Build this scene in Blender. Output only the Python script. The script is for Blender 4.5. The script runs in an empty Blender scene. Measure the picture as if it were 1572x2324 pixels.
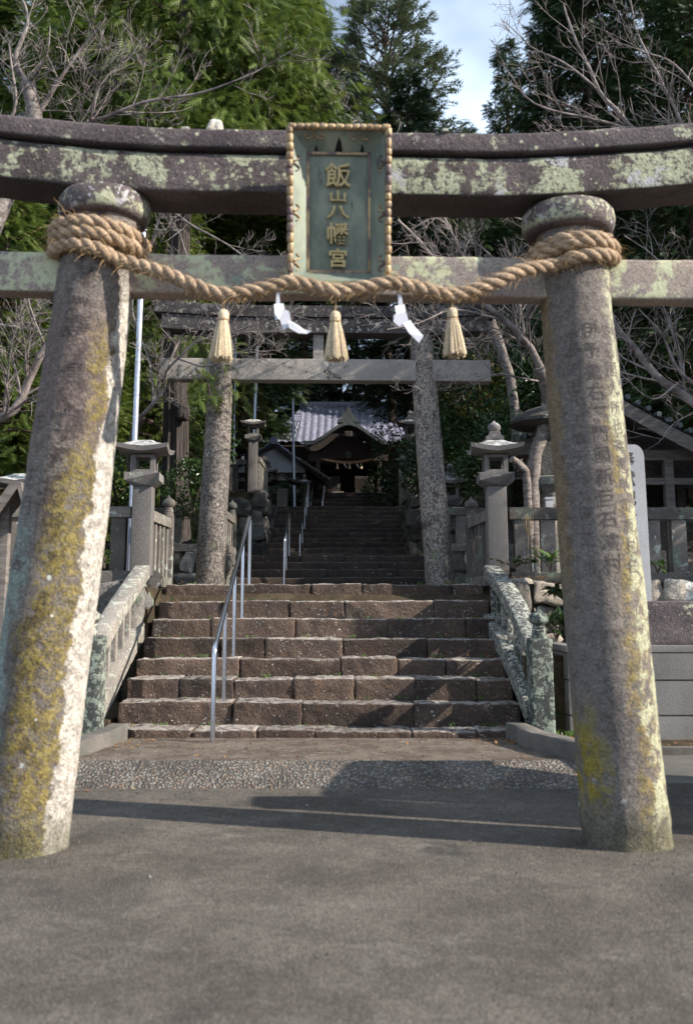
import bpy, math, random
import numpy as np
from mathutils import Vector, Matrix, Euler
S = bpy.context.scene
C = S.collection
R = math.radians

# ------------------------------------------------------------------ camera, world, sun, exposure
PITCH = math.atan(0.16)
cam = bpy.data.cameras.new('camera'); camo = bpy.data.objects.new('camera', cam); C.objects.link(camo); S.camera = camo
camo.location = (0, 0, 1.10); camo.rotation_euler = (R(90) + PITCH, 0, 0)
cam.sensor_fit = 'HORIZONTAL'; cam.sensor_width = 25.2; cam.lens = 35.0
cam.shift_y = -128 / 1572.0
cam.clip_start = 0.05; cam.clip_end = 2000
cam.dof.use_dof = True; cam.dof.focus_distance = 13.0; cam.dof.aperture_fstop = 2.2

SUN_AZ = math.atan2(-0.292, 0.956); SUN_EL = R(31)
sd = Vector((math.cos(SUN_AZ) * math.cos(SUN_EL), math.sin(SUN_AZ) * math.cos(SUN_EL), math.sin(SUN_EL)))
sun = bpy.data.lights.new('sun', 'SUN'); suno = bpy.data.objects.new('sun', sun); C.objects.link(suno)
sun.energy = 5.0; sun.angle = R(0.5); sun.color = (1.0, 0.92, 0.81)
suno.rotation_euler = sd.to_track_quat('Z', 'Y').to_euler()
suno.location = sd * 60

w = bpy.data.worlds.new('World'); S.world = w; w.use_nodes = True
wn = w.node_tree.nodes; wl = w.node_tree.links; wn.clear()
wo = wn.new('ShaderNodeOutputWorld'); bg = wn.new('ShaderNodeBackground'); sky = wn.new('ShaderNodeTexSky')
sky.sky_type = 'NISHITA'; sky.sun_disc = False; sky.sun_elevation = SUN_EL
sky.sun_rotation = math.pi / 2 - SUN_AZ
sky.air_density = 1.0; sky.dust_density = 1.2
tc = wn.new('ShaderNodeTexCoord'); mp = wn.new('ShaderNodeMapping'); mp.inputs['Scale'].default_value = (1.0, 1.0, 1.6)
mp.inputs['Location'].default_value = (0.9, 0.2, 0.12)
nz = wn.new('ShaderNodeTexNoise'); nz.inputs['Scale'].default_value = 1.9; nz.inputs['Detail'].default_value = 5
rp = wn.new('ShaderNodeValToRGB'); rp.color_ramp.elements[0].position = 0.34; rp.color_ramp.elements[1].position = 0.54
mx = wn.new('ShaderNodeMix'); mx.data_type = 'RGBA'
wl.new(tc.outputs['Generated'], mp.inputs['Vector']); wl.new(mp.outputs[0], nz.inputs['Vector']); wl.new(nz.outputs['Fac'], rp.inputs['Fac'])
wl.new(rp.outputs['Color'], mx.inputs['Factor']); wl.new(sky.outputs[0], mx.inputs['A']); mx.inputs['B'].default_value = (10.2, 12.6, 16.0, 1)
wl.new(mx.outputs['Result'], bg.inputs['Color']); bg.inputs['Strength'].default_value = 0.054
wl.new(bg.outputs[0], wo.inputs['Surface'])
S.view_settings.view_transform = 'Standard'; S.view_settings.look = 'None'
S.view_settings.exposure = 0.90; S.view_settings.gamma = 1.0
S.render.engine = 'CYCLES'
S.cycles.use_denoising = True
S.cycles.max_bounces = 6; S.cycles.transparent_max_bounces = 8
S.cycles.sample_clamp_indirect = 4.0

CX, CY, F = 785.5, 1034.0, 2183.0
def P(x, y, Y):
    """the world point seen at (x, y) of the photograph, Y metres ahead"""
    u = (x - CX) / F; v = (y - CY) / F
    c, s = math.cos(PITCH), math.sin(PITCH)
    yy = c + v * s; zz = s - v * c
    return Vector((u * Y / yy, Y, 1.10 + zz * Y / yy))

# ------------------------------------------------------------------ numpy noise
def _hash(ix, iy, iz, seed):
    h = (ix * 374761393 + iy * 668265263 + iz * 2147483647 + seed * 1274126177) & 0xFFFFFFFF
    h = ((h ^ (h >> 13)) * 1274126177) & 0xFFFFFFFF
    h = (h ^ (h >> 16)) & 0xFFFFFFFF
    h = (h * 2246822519) & 0xFFFFFFFF
    return ((h ^ (h >> 15)) & 0xFFFF) / 32767.5 - 1.0
def vnoise(p, seed=0):
    p = np.asarray(p, float); i = np.floor(p).astype(np.int64); f = p - i; f = f * f * (3 - 2 * f)
    out = 0
    for a in (0, 1):
        for b in (0, 1):
            for c in (0, 1):
                wt = (f[:, 0] if a else 1 - f[:, 0]) * (f[:, 1] if b else 1 - f[:, 1]) * (f[:, 2] if c else 1 - f[:, 2])
                out = out + wt * _hash(i[:, 0] + a, i[:, 1] + b, i[:, 2] + c, seed)
    return out
def fbm(p, sc, seed=0, octv=3):
    p = np.asarray(p, float) * sc; o = 0; a = 1.0; t = 0
    for k in range(octv):
        o = o + a * vnoise(p + 17.3 * k, seed + k); t += a; a *= 0.5; p = p * 2.03
    return o / t

# ------------------------------------------------------------------ mesh builder
WM = {}
class MB:
    def __init__(s): s.v = []; s.f = []; s.t = []; s.n = 0
    def add(s, v, f, tint=None):
        v = np.asarray(v, float).reshape(-1, 3)
        s.v.append(v); s.f.extend([tuple(int(i) + s.n for i in q) for q in f])
        s.t.append(np.full(len(v), random.random() if tint is None else tint)); s.n += len(v)
        return s
    def box(s, c, d, rot=None, tint=None, taper=1.0):
        x, y, z = d[0] / 2, d[1] / 2, d[2] / 2; t = taper
        v = np.array([(-x, -y, -z), (x, -y, -z), (x, y, -z), (-x, y, -z), (-x * t, -y * t, z), (x * t, -y * t, z), (x * t, y * t, z), (-x * t, y * t, z)])
        if rot is not None: v = v @ np.array(rot).T
        return s.add(v + np.array(c), [(0, 3, 2, 1), (4, 5, 6, 7), (0, 1, 5, 4), (1, 2, 6, 5), (2, 3, 7, 6), (3, 0, 4, 7)], tint)
    def rbox(s, c, d, r=0.02, seg=0.04, amp=0.005, sc=12, seed=0, rot=None, tint=None, lump=0.0, lsc=3.0, taper=None):
        c = np.array(c, float); h = np.array(d, float) / 2; r = min(r, h.min() * 0.95)
        n = [max(2, int(round(2 * h[k] / seg))) for k in range(3)]
        lin = []
        for k in range(3):
            q = np.linspace(-h[k], h[k], n[k] + 1)
            if n[k] >= 3 and r < h[k] * .6:
                q = np.unique(np.concatenate([[-h[k], -h[k] + r * .35, -h[k] + r], np.linspace(-h[k] + r, h[k] - r, max(2, n[k])), [h[k] - r, h[k] - r * .35, h[k]]]).round(6))
            lin.append(q)
        ids = {}; V = []; Fc = []
        def idx(p):
            k = (round(p[0], 5), round(p[1], 5), round(p[2], 5))
            if k not in ids: ids[k] = len(V); V.append(p)
            return ids[k]
        for ax in range(3):
            a, b = [(1, 2), (2, 0), (0, 1)][ax]
            for sg in (-1, 1):
                A, B = lin[a], lin[b]; g = []
                for i in A:
                    row = []
                    for j in B:
                        p = [0, 0, 0]; p[ax] = sg * h[ax]; p[a] = i; p[b] = j; row.append(idx(tuple(p)))
                    g.append(row)
                for i in range(len(A) - 1):
                    for j in range(len(B) - 1):
                        q = (g[i][j], g[i + 1][j], g[i + 1][j + 1], g[i][j + 1])
                        Fc.append(q if sg > 0 else q[::-1])
        V = np.array(V); inn = np.clip(V, -(h - r), h - r); dd = V - inn; L = np.linalg.norm(dd, axis=1, keepdims=True); L[L == 0] = 1
        nrm = dd / L; V = inn + nrm * r
        if taper is not None:
            k = 1 + (taper - 1) * ((V[:, 2] + h[2]) / (2 * h[2])); V[:, 0] *= k; V[:, 1] *= k
        wp = V + c
        off = amp * fbm(wp, sc, seed, 3)
        if lump: off = off + lump * fbm(wp, lsc, seed + 9, 2)
        V = V + nrm * off[:, None]
        if rot is not None: V = V @ np.array(rot).T
        return s.add(V + c, Fc, tint)
    def lathe(s, c, prof, n=24, tint=None, sq=None, cap=True):
        """prof: list of (radius, z)"""
        V = []; m = len(prof)
        for rr, z in prof:
            for k in range(n):
                a = 2 * math.pi * k / n; V.append((c[0] + rr * math.cos(a), c[1] + rr * math.sin(a), c[2] + z))
        Fc = [(i * n + k, i * n + (k + 1) % n, (i + 1) * n + (k + 1) % n, (i + 1) * n + k) for i in range(m - 1) for k in range(n)]
        if cap: Fc.append(tuple(range(n))[::-1]); Fc.append(tuple((m - 1) * n + k for k in range(n)))
        return s.add(V, Fc, tint)
    def tube(s, pts, rad, n=6, tint=None, cap=True):
        pts = np.array(pts, float); m = len(pts)
        rad = np.full(m, rad) if np.isscalar(rad) else np.array(rad, float)
        T = np.gradient(pts, axis=0); T /= np.linalg.norm(T, axis=1, keepdims=True) + 1e-12
        ref = np.array([0, 0, 1.0]) if abs(T[0][2]) < .9 else np.array([1.0, 0, 0])
        u = np.cross(T[0], ref); u /= np.linalg.norm(u); V = []
        for i in range(m):
            u = u - T[i] * np.dot(u, T[i]); u /= np.linalg.norm(u) + 1e-12; q = np.cross(T[i], u)
            for k in range(n):
                a = 2 * math.pi * k / n; V.append(pts[i] + rad[i] * (math.cos(a) * u + math.sin(a) * q))
        Fc = [(i * n + k, i * n + (k + 1) % n, (i + 1) * n + (k + 1) % n, (i + 1) * n + k) for i in range(m - 1) for k in range(n)]
        if cap: Fc.append(tuple(range(n))[::-1]); Fc.append(tuple((m - 1) * n + k for k in range(n)))
        return s.add(V, Fc, tint)
    def prism(s, poly, a, b, axis='y', tint=None):
        """poly of (p, q) extruded along an axis from a to b"""
        n = len(poly)
        def pt(p, q, t): return {'y': (p, t, q), 'x': (t, p, q), 'z': (p, q, t)}[axis]
        V = [pt(p, q, a) for p, q in poly] + [pt(p, q, b) for p, q in poly]
        Fc = [tuple(range(n)), tuple(range(n, 2 * n))[::-1]] + [(i, i + n, (i + 1) % n + n, (i + 1) % n) for i in range(n)]
        return s.add(V, Fc, tint)
    def grid(s, G, tint=None, flip=False):
        G = np.array(G, float); a, b = G.shape[:2]
        Fc = [(i * b + j, (i + 1) * b + j, (i + 1) * b + j + 1, i * b + j + 1) for i in range(a - 1) for j in range(b - 1)]
        if flip: Fc = [q[::-1] for q in Fc]
        return s.add(G.reshape(-1, 3), Fc, tint)
    def arr(s): return np.concatenate(s.v)
    def warp(s, fn): s.v = [fn(np.concatenate(s.v))]; return s
    def build(s, name, mat, parent=None, origin=None, smooth=True, ang=40, label=None, local=None):
        V = np.concatenate(s.v); M = WM.get(parent.name) if parent is not None else Matrix.Translation(Vector(origin or (0, 0, 0)))
        if local is not None: M = M @ local
        Mi = np.array(M.inverted()); V = V @ Mi[:3, :3].T + Mi[:3, 3]
        me = bpy.data.meshes.new(name); me.from_pydata(V.tolist(), [], s.f)
        at = me.attributes.new('tint', 'FLOAT', 'POINT'); at.data.foreach_set('value', np.concatenate(s.t).astype(np.float32))
        import bmesh
        bm = bmesh.new(); bm.from_mesh(me); bmesh.ops.recalc_face_normals(bm, faces=bm.faces); bm.to_mesh(me); bm.free()
        o = fin(me, name, mat, parent, M, smooth, ang, label)
        if local is not None: o.matrix_basis = local
        return o
def fin(me, name, mat, parent, M, smooth=True, ang=40, label=None):
    me.materials.append(mat)
    if smooth:
        me.polygons.foreach_set('use_smooth', [True] * len(me.polygons))
        me.set_sharp_from_angle(angle=R(ang))
    o = bpy.data.objects.new(name, me); C.objects.link(o)
    if parent is not None: o.parent = parent
    else: o.matrix_world = M
    WM[o.name] = M
    if label: o['label'] = label
    return o
def tri_mesh(V, name, mat, parent, tint=None):
    """V (N,3,3) world triangles"""
    M = WM[parent.name]; Mi = np.array(M.inverted()); n = len(V); V = V.reshape(-1, 3) @ Mi[:3, :3].T + Mi[:3, 3]
    me = bpy.data.meshes.new(name); me.vertices.add(n * 3); me.loops.add(n * 3); me.polygons.add(n)
    me.vertices.foreach_set('co', V.astype(np.float32).ravel()); me.loops.foreach_set('vertex_index', np.arange(n * 3, dtype=np.int32))
    me.polygons.foreach_set('loop_start', np.arange(0, n * 3, 3, dtype=np.int32)); me.polygons.foreach_set('loop_total', np.full(n, 3, dtype=np.int32))
    me.update()
    at = me.attributes.new('tint', 'FLOAT', 'POINT')
    at.data.foreach_set('value', (np.repeat(tint, 3) if tint is not None else np.random.rand(n * 3)).astype(np.float32))
    return fin(me, name, mat, parent, M, smooth=False)
def tag(o, label=None, cat=None, group=None, kind=None):
    if label: o['label'] = label
    if cat: o['category'] = cat
    if group: o['group'] = group
    if kind: o['kind'] = kind
    return o
def thing(name, label, cat, loc, rz=0, group=None):
    o = bpy.data.objects.new(name, None); C.objects.link(o); o.location = loc; o.rotation_euler = (0, 0, rz)
    o.empty_display_size = .1
    WM[o.name] = Matrix.Translation(Vector(loc)) @ Matrix.Rotation(rz, 4, 'Z')
    return tag(o, label, cat, group)
KIDS = None
def copy_tree(src, loc, label=None, rz=None, scale=None, group=None):
    M0 = {}
    def rec(o, par):
        c = o.copy(); C.objects.link(c)
        if par is not None: c.parent = par
        for ch in [k for k in o.children]: rec(ch, c)
        return c
    r = rec(src, None); r.location = loc
    if rz is not None: r.rotation_euler = (0, 0, rz)
    if scale is not None: r.scale = (scale,) * 3 if np.isscalar(scale) else scale
    if label: r['label'] = label
    if group: r['group'] = group
    return r

# ------------------------------------------------------------------ materials
class N:
    def __init__(s, name, disp=False):
        s.m = bpy.data.materials.new(name); s.m.use_nodes = True; s.t = s.m.node_tree; s.t.nodes.clear()
        s.out = s.t.nodes.new('ShaderNodeOutputMaterial'); s.b = s.t.nodes.new('ShaderNodeBsdfPrincipled')
        s.l(s.b.outputs[0], s.out.inputs['Surface'])
        s.tc = s.t.nodes.new('ShaderNodeTexCoord'); s.oi = s.t.nodes.new('ShaderNodeObjectInfo')
        a = s.t.nodes.new('ShaderNodeVectorMath'); a.operation = 'ADD'
        k = s.t.nodes.new('ShaderNodeVectorMath'); k.operation = 'SCALE'; k.inputs[0].default_value = (37, 19, 53)
        s.l(s.oi.outputs['Random'], k.inputs['Scale']); s.l(s.tc.outputs['Object'], a.inputs[0]); s.l(k.outputs[0], a.inputs[1])
        s.co = a.outputs[0]; s.raw = s.tc.outputs['Object']
    def l(s, a, b): s.t.links.new(a, b)
    def setin(s, sock, v):
        if hasattr(v, 'links'): s.l(v, sock)
        elif isinstance(v, (tuple, list)) and len(v) == 3 and sock.type == 'RGBA': sock.default_value = (*v, 1)
        else: sock.default_value = v
    def noise(s, sc, det=4, ro=.55, dist=0, vec=None, stretch=None):
        n = s.t.nodes.new('ShaderNodeTexNoise'); n.inputs['Scale'].default_value = sc; n.inputs['Detail'].default_value = det
        n.inputs['Roughness'].default_value = ro; n.inputs['Distortion'].default_value = dist
        v = vec or s.co
        if stretch:
            m = s.t.nodes.new('ShaderNodeMapping'); m.inputs['Scale'].default_value = stretch; s.l(v, m.inputs['Vector']); v = m.outputs[0]
        s.l(v, n.inputs['Vector']); return n.outputs['Fac']
    def voro(s, sc, feat='F1', out='Distance', vec=None, rnd=1.0):
        n = s.t.nodes.new('ShaderNodeTexVoronoi'); n.inputs['Scale'].default_value = sc; n.feature = feat; n.inputs['Randomness'].default_value = rnd
        s.l(vec or s.co, n.inputs['Vector']); return n.outputs[out]
    def ma(s, op, a, b=0.5, c=None, clamp=False):
        n = s.t.nodes.new('ShaderNodeMath'); n.operation = op; n.use_clamp = clamp
        s.setin(n.inputs[0], a); s.setin(n.inputs[1], b)
        if c is not None: s.setin(n.inputs[2], c)
        return n.outputs[0]
    def step(s, v, a, b, lo=0.0, hi=1.0):
        n = s.t.nodes.new('ShaderNodeMapRange'); n.interpolation_type = 'SMOOTHSTEP'
        s.l(v, n.inputs['Value']); n.inputs['From Min'].default_value = a; n.inputs['From Max'].default_value = b
        n.inputs['To Min'].default_value = lo; n.inputs['To Max'].default_value = hi; return n.outputs[0]
    def mix(s, f, a, b):
        n = s.t.nodes.new('ShaderNodeMix'); n.data_type = 'RGBA'; s.setin(n.inputs['Factor'], f)
        s.setin(n.inputs['A'], a); s.setin(n.inputs['B'], b); return n.outputs['Result']
    def mul(s, a, f):
        n = s.t.nodes.new('ShaderNodeMix'); n.data_type = 'RGBA'; n.blend_type = 'MULTIPLY'; n.inputs['Factor'].default_value = 1
        s.setin(n.inputs['A'], a); g = s.t.nodes.new('ShaderNodeCombineColor')
        for k in range(3): s.l(f, g.inputs[k])
        s.l(g.outputs[0], n.inputs['B']); return n.outputs['Result']
    def xyz(s, vec=None):
        n = s.t.nodes.new('ShaderNodeSeparateXYZ'); s.l(vec or s.raw, n.inputs[0]); return n.outputs
    def nrm(s):
        g = s.t.nodes.new('ShaderNodeNewGeometry'); n = s.t.nodes.new('ShaderNodeSeparateXYZ'); s.l(g.outputs['Normal'], n.inputs[0]); return n.outputs
    def attr(s, n='tint'):
        a = s.t.nodes.new('ShaderNodeAttribute'); a.attribute_name = n; return a.outputs['Fac']
    def bump(s, h, st=.5, d=.01):
        n = s.t.nodes.new('ShaderNodeBump'); n.inputs['Strength'].default_value = st; n.inputs['Distance'].default_value = d
        s.l(h, n.inputs['Height']); s.l(n.outputs[0], s.b.inputs['Normal'])
    def fin(s, col, rough=.85, metal=0.0, spec=.3):
        s.setin(s.b.inputs['Base Color'], col); s.setin(s.b.inputs['Roughness'], rough); s.setin(s.b.inputs['Metallic'], metal)
        s.b.inputs['Specular IOR Level'].default_value = spec
        return s.m

def stone(name, c1, c2, lich=(), spots=(), grain=60, bumpd=.006, tintv=.25, top=None, stretch=None, cracks=0):
    n = N(name)
    big = n.noise(2.2, 5, .6, stretch=stretch); fine = n.noise(grain, 4, .7)
    col = n.mix(n.step(big, .35, .65), c1, c2)
    col = n.mul(col, n.step(fine, .25, .78, .55, 1.4))
    nzz = n.step(n.nrm()[2], -.75, -.35)
    for (c, sc, th, soft, dist) in lich:
        m = n.noise(sc, 7, .68, dist)
        k = n.step(m, th, th + soft); k = n.ma('MULTIPLY', k, n.step(n.noise(sc * 7, 4, .7), .36, .52)); k = n.ma('MULTIPLY', k, nzz)
        col = n.mix(k, col, c)
    for (c, sc, rad, dens) in spots:
        d = n.voro(sc); dd = n.ma('ADD', d, n.ma('MULTIPLY', n.noise(sc * 5, 3), .22)); r = n.step(dd, rad + .11, rad + .16, 1.0, 0.0)
        k = n.ma('MULTIPLY', r, n.step(n.noise(sc * .35, 2), dens, dens + .06)); k = n.ma('MULTIPLY', k, nzz); col = n.mix(k, col, c)
    if top:
        nz = n.nrm()[2]; k = n.ma('MULTIPLY', n.step(nz, .35, .9), n.step(n.noise(14, 5, .7), .38, .6)); col = n.mix(k, col, top)
    if tintv: col = n.mul(col, n.step(n.attr(), 0, 1, 1 - tintv, 1 + tintv))
    h = n.ma('ADD', n.ma('MULTIPLY', fine, .5), n.noise(grain * .25, 5, .65))
    n.bump(h, .8, bumpd)
    return n.fin(col, .9, spec=.2)

CREAM = (.39, .40, .28); PALE = (.45, .48, .42); WHITE = (.62, .62, .60); GREENL = (.28, .36, .30); YEL = (.30, .23, .05); ORANGE = (.32, .17, .05)
PURP = (.078, .064, .062); BROWN = (.115, .078, .062)

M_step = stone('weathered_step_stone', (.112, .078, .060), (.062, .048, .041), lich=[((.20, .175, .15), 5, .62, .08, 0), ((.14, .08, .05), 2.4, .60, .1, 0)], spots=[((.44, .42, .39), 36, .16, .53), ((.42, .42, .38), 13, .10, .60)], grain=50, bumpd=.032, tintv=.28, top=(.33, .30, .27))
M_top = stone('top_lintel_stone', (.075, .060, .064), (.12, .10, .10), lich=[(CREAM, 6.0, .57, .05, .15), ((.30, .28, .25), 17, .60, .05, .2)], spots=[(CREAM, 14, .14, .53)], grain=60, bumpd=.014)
M_stepd = stone('shaded_step_stone', (.075, .055, .045), (.045, .037, .034), lich=[((.15, .12, .10), 4, .62, .08, 0)], spots=[((.4, .39, .36), 14, .12, .55)], grain=40, bumpd=.015, tintv=.10, top=(.16, .14, .12))  # darker copy of the step stone, shade put into the colour
M_lintel = stone('lichened_lintel_stone', PURP, (.13, .105, .105), lich=[(CREAM, 5.2, .505, .05, .15), ((.33, .33, .22), 17, .57, .05, .2), ((.42, .41, .43), 3.0, .60, .02, .2)], spots=[(CREAM, 14, .16, .47), (CREAM, 30, .16, .45)], grain=70, bumpd=.012)
M_beam = stone('tie_beam_stone', (.30, .24, .20), (.21, .18, .165), lich=[((.40, .41, .27), 2.3, .50, .05, .3), ((.19, .23, .19), 3.1, .59, .05, .3), ((.30, .22, .10), 2.6, .66, .08, 0)], spots=[((.1, .1, .1), 24, .10, .52)], grain=80, bumpd=.006)
M_granite = stone('speckled_granite', (.31, .265, .225), (.20, .18, .16), lich=[((.055, .05, .05), 34, .48, .04, .2), ((.06, .05, .05), 5, .56, .05, .3), ((.30, .34, .30), 9, .64, .05, 0), ((.17, .19, .11), 2.5, .60, .1, 0)], spots=[((.42, .44, .42), 9, .10, .56)], grain=110, bumpd=.006, stretch=(1, 1, .5))
M_purple = stone('dark_lintel_stone', (.055, .046, .048), (.09, .078, .075), lich=[((.34, .33, .27), 14, .57, .04, .3), ((.22, .2, .19), 4, .58, .08, 0)], spots=[((.42, .42, .36), 14, .12, .5)], grain=60, bumpd=.01)
M_greybeam = stone('grey_granite_beam', (.31, .28, .25), (.23, .21, .195), lich=[((.06, .058, .055), 5, .56, .08, .2), ((.34, .35, .32), 9, .62, .04, .2)], spots=[((.4, .41, .38), 18, .12, .52)], grain=110, bumpd=.007, tintv=.05)
M_lantern = stone('lantern_stone', (.20, .185, .17), (.14, .125, .125), lich=[((.36, .38, .33), 6, .60, .05, .3), ((.22, .25, .2), 2.5, .58, .1, 0)], grain=90, bumpd=.004, top=(.46, .47, .45), tintv=.1)
M_pillarst = stone('lantern_post_stone', (.165, .152, .142), (.12, .113, .112), lich=[((.30, .31, .27), 3, .68, .06, 0)], grain=100, bumpd=.003, stretch=(1, 1, .35), tintv=.1)
M_fence = stone('fence_stone', (.19, .165, .145), (.12, .11, .10), lich=[((.36, .40, .35), 8, .58, .05, .3), ((.16, .2, .15), 2.5, .55, .1, 0)], spots=[((.48, .5, .48), 16, .1, .55)], grain=80, bumpd=.006, tintv=.3)
M_rail = stone('balustrade_stone', (.105, .10, .09), (.075, .072, .07), lich=[((.38, .39, .34), 24, .49, .05, .2), ((.44, .46, .40), 8, .62, .04, .3)], spots=[((.5, .52, .46), 26, .12, .5)], grain=70, bumpd=.009, tintv=.15)
M_railL = stone('pale_balustrade_stone', (.29, .26, .225), (.20, .185, .165), lich=[((.42, .44, .37), 9, .54, .06, .3), ((.10, .10, .09), 13, .63, .05, .3)], spots=[((.5, .52, .46), 24, .12, .5)], grain=70, bumpd=.009, tintv=.12)
M_post = stone('green_lichened_post', (.05, .058, .056), (.085, .085, .08), lich=[((.25, .29, .235), 16, .50, .05, .2), ((.40, .44, .36), 24, .60, .04, .2)], grain=70, bumpd=.006, tintv=.1)
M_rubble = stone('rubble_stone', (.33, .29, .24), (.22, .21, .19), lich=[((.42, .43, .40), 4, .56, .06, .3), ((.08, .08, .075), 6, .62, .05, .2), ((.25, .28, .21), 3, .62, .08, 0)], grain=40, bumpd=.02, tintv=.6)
M_rubd = stone('shaded_rubble_stone', (.14, .13, .115), (.085, .082, .078), lich=[((.32, .33, .32), 4, .60, .05, .3), ((.10, .13, .09), 3, .55, .1, 0)], grain=30, bumpd=.02, tintv=.5)  # darker rubble copy, wall shade put into the colour; also plain dark stone
M_stele = stone('pale_granite', (.42, .42, .43), (.36, .36, .37), grain=220, bumpd=.001, tintv=.02)
M_block = stone('concrete_block', (.205, .20, .195), (.165, .16, .155), lich=[((.10, .10, .10), 2.2, .60, .2, 0)], grain=230, bumpd=.005, tintv=.08, stretch=(1, 1, .3))
M_curb = stone('curb_concrete', (.155, .14, .125), (.10, .095, .085), grain=120, bumpd=.006, tintv=.05)
M_gap = stone('joint_soil', (.028, .022, .018), (.05, .036, .025), grain=40)

def pillar_mat(name, left):
    n = N(name); x, y, z = n.xyz()[:3]; a_, b_ = (.95, .31) if left else (.967, -.25)
    x = n.ma('ADD', n.ma('MULTIPLY', x, a_), n.ma('MULTIPLY', y, b_))
    big = n.noise(2.0, 5, .6, stretch=(1, 1, .5)); fine = n.noise(75, 4, .7); mid = n.noise(9, 6, .7, .3); mid2 = n.noise(22, 4, .7)
    wob = n.ma('MULTIPLY', n.ma('SUBTRACT', n.noise(4.0, 6, .7), .5), .26)
    col = n.mix(n.step(big, .35, .65), (.225, .195, .17), (.155, .135, .125))
    if left:
        col = n.mix(n.ma('MULTIPLY', n.step(z, 1.9, 2.3), n.step(z, 3.0, 2.75)), col, (.19, .15, .135))
        # dark purple crust left of the middle
        xs = n.ma('ADD', x, wob)
        col = n.mix(n.ma('MULTIPLY', n.ma('MULTIPLY', n.step(xs, -.16, -.10), n.step(xs, .02, -.04)), n.step(mid, .42, .56)), col, (.085, .068, .064))
        # yellow moss band, wider towards the ground
        lim = n.ma('MULTIPLY', n.step(z, 1.2, 2.5), .17)
        xl = n.ma('SUBTRACT', xs, lim)
        band = n.ma('MULTIPLY', n.step(xl, -.19, -.11), n.step(xs, .17, .11))
        my = n.ma('MULTIPLY', band, n.step(n.ma('ADD', n.ma('MULTIPLY', mid, .6), n.ma('MULTIPLY', mid2, .4)), .40, .53))
        my = n.ma('MULTIPLY', my, n.step(z, 2.95, 2.55)); my = n.ma('MULTIPLY', my, n.step(n.noise(42, 4, .75), .34, .52))
        col = n.mix(n.ma('MULTIPLY', my, .88), col, n.mix(n.step(mid2, .35, .65), (.13, .10, .035), (.255, .20, .055)))
        # cream crust on the right edge
        xe = n.ma('ADD', xs, n.ma('MULTIPLY', n.step(z, 3.2, .3), .015))
        cr = n.ma('MULTIPLY', n.step(xe, .115, .135), n.step(z, 3.2, 2.9)); cr = n.ma('MULTIPLY', cr, n.step(mid, .28, .42))
        col = n.mix(n.ma('MULTIPLY', cr, .92), col, n.mix(n.step(mid2, .3, .7), (.44, .39, .34), (.62, .58, .51)))
        lf = n.ma('MULTIPLY', n.step(xs, -.15, -.21), n.step(z, 1.95, 1.4)); col = n.mix(n.ma('MULTIPLY', lf, n.step(mid, .38, .5)), col, (.27, .32, .28))
        th = .33
    else:
        xs = n.ma('ADD', x, wob)
        col = n.mix(n.ma('MULTIPLY', n.step(xs, .0, -.1), .75), col, (.20, .18, .17))
        ye = n.ma('MULTIPLY', n.step(xs, -.13, -.17), n.step(z, 1.0, 1.6)); col = n.mix(n.ma('MULTIPLY', ye, .6), col, (.25, .18, .08))
        yb = n.ma('MULTIPLY', n.ma('MULTIPLY', n.step(z, .85, .5), n.step(z, .12, .3)), n.step(xs, -.05, -.14)); col = n.mix(n.ma('MULTIPLY', yb, n.step(mid, .4, .55)), col, (.27, .22, .045))
        yr = n.ma('MULTIPLY', n.step(xs, .06, .12), n.step(n.ma('ADD', n.ma('MULTIPLY', mid, .6), n.ma('MULTIPLY', mid2, .4)), .43, .55))
        yr = n.ma('MULTIPLY', yr, n.step(z, 2.7, 1.9)); col = n.mix(n.ma('MULTIPLY', yr, .75), col, n.mix(n.step(mid2, .35, .65), (.16, .13, .05), (.27, .20, .065)))
        cr = n.ma('MULTIPLY', n.step(xs, .13, .17), n.step(mid, .45, .5)); col = n.mix(n.ma('MULTIPLY', cr, .85), col, (.46, .46, .32))
        th = .36
    d = n.voro(10); dd = n.ma('ADD', n.ma('ADD', d, n.ma('MULTIPLY', mid2, .30)), n.ma('MULTIPLY', n.noise(5, 2), .35)); sp = n.step(dd, .40, .45, 1.0, 0.0)
    sp = n.ma('MULTIPLY', sp, n.step(n.noise(1.9, 3), .50, .58)); sp = n.ma('MULTIPLY', sp, n.step(z, 2.6, 2.3)); col = n.mix(sp, col, (.58, .60, .56))
    grd = n.step(n.ma('ADD', z, n.ma('MULTIPLY', mid, .25)), .42, .16); col = n.mix(n.ma('MULTIPLY', grd, .7), col, (.10, .095, .055))
    col = n.mul(col, n.step(fine, .25, .78, .55, 1.4)); col = n.mul(col, n.step(mid2, .3, .7, .78, 1.2))
    n.bump(n.ma('ADD', n.ma('MULTIPLY', fine, .8), n.ma('ADD', mid, n.ma('MULTIPLY', mid2, .9))), 1.0, .018)
    return n.fin(col, .9, spec=.2)
M_pilL = pillar_mat('mossy_pillar_stone', True); M_pilR = pillar_mat('lichened_pillar_stone', False)

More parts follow.
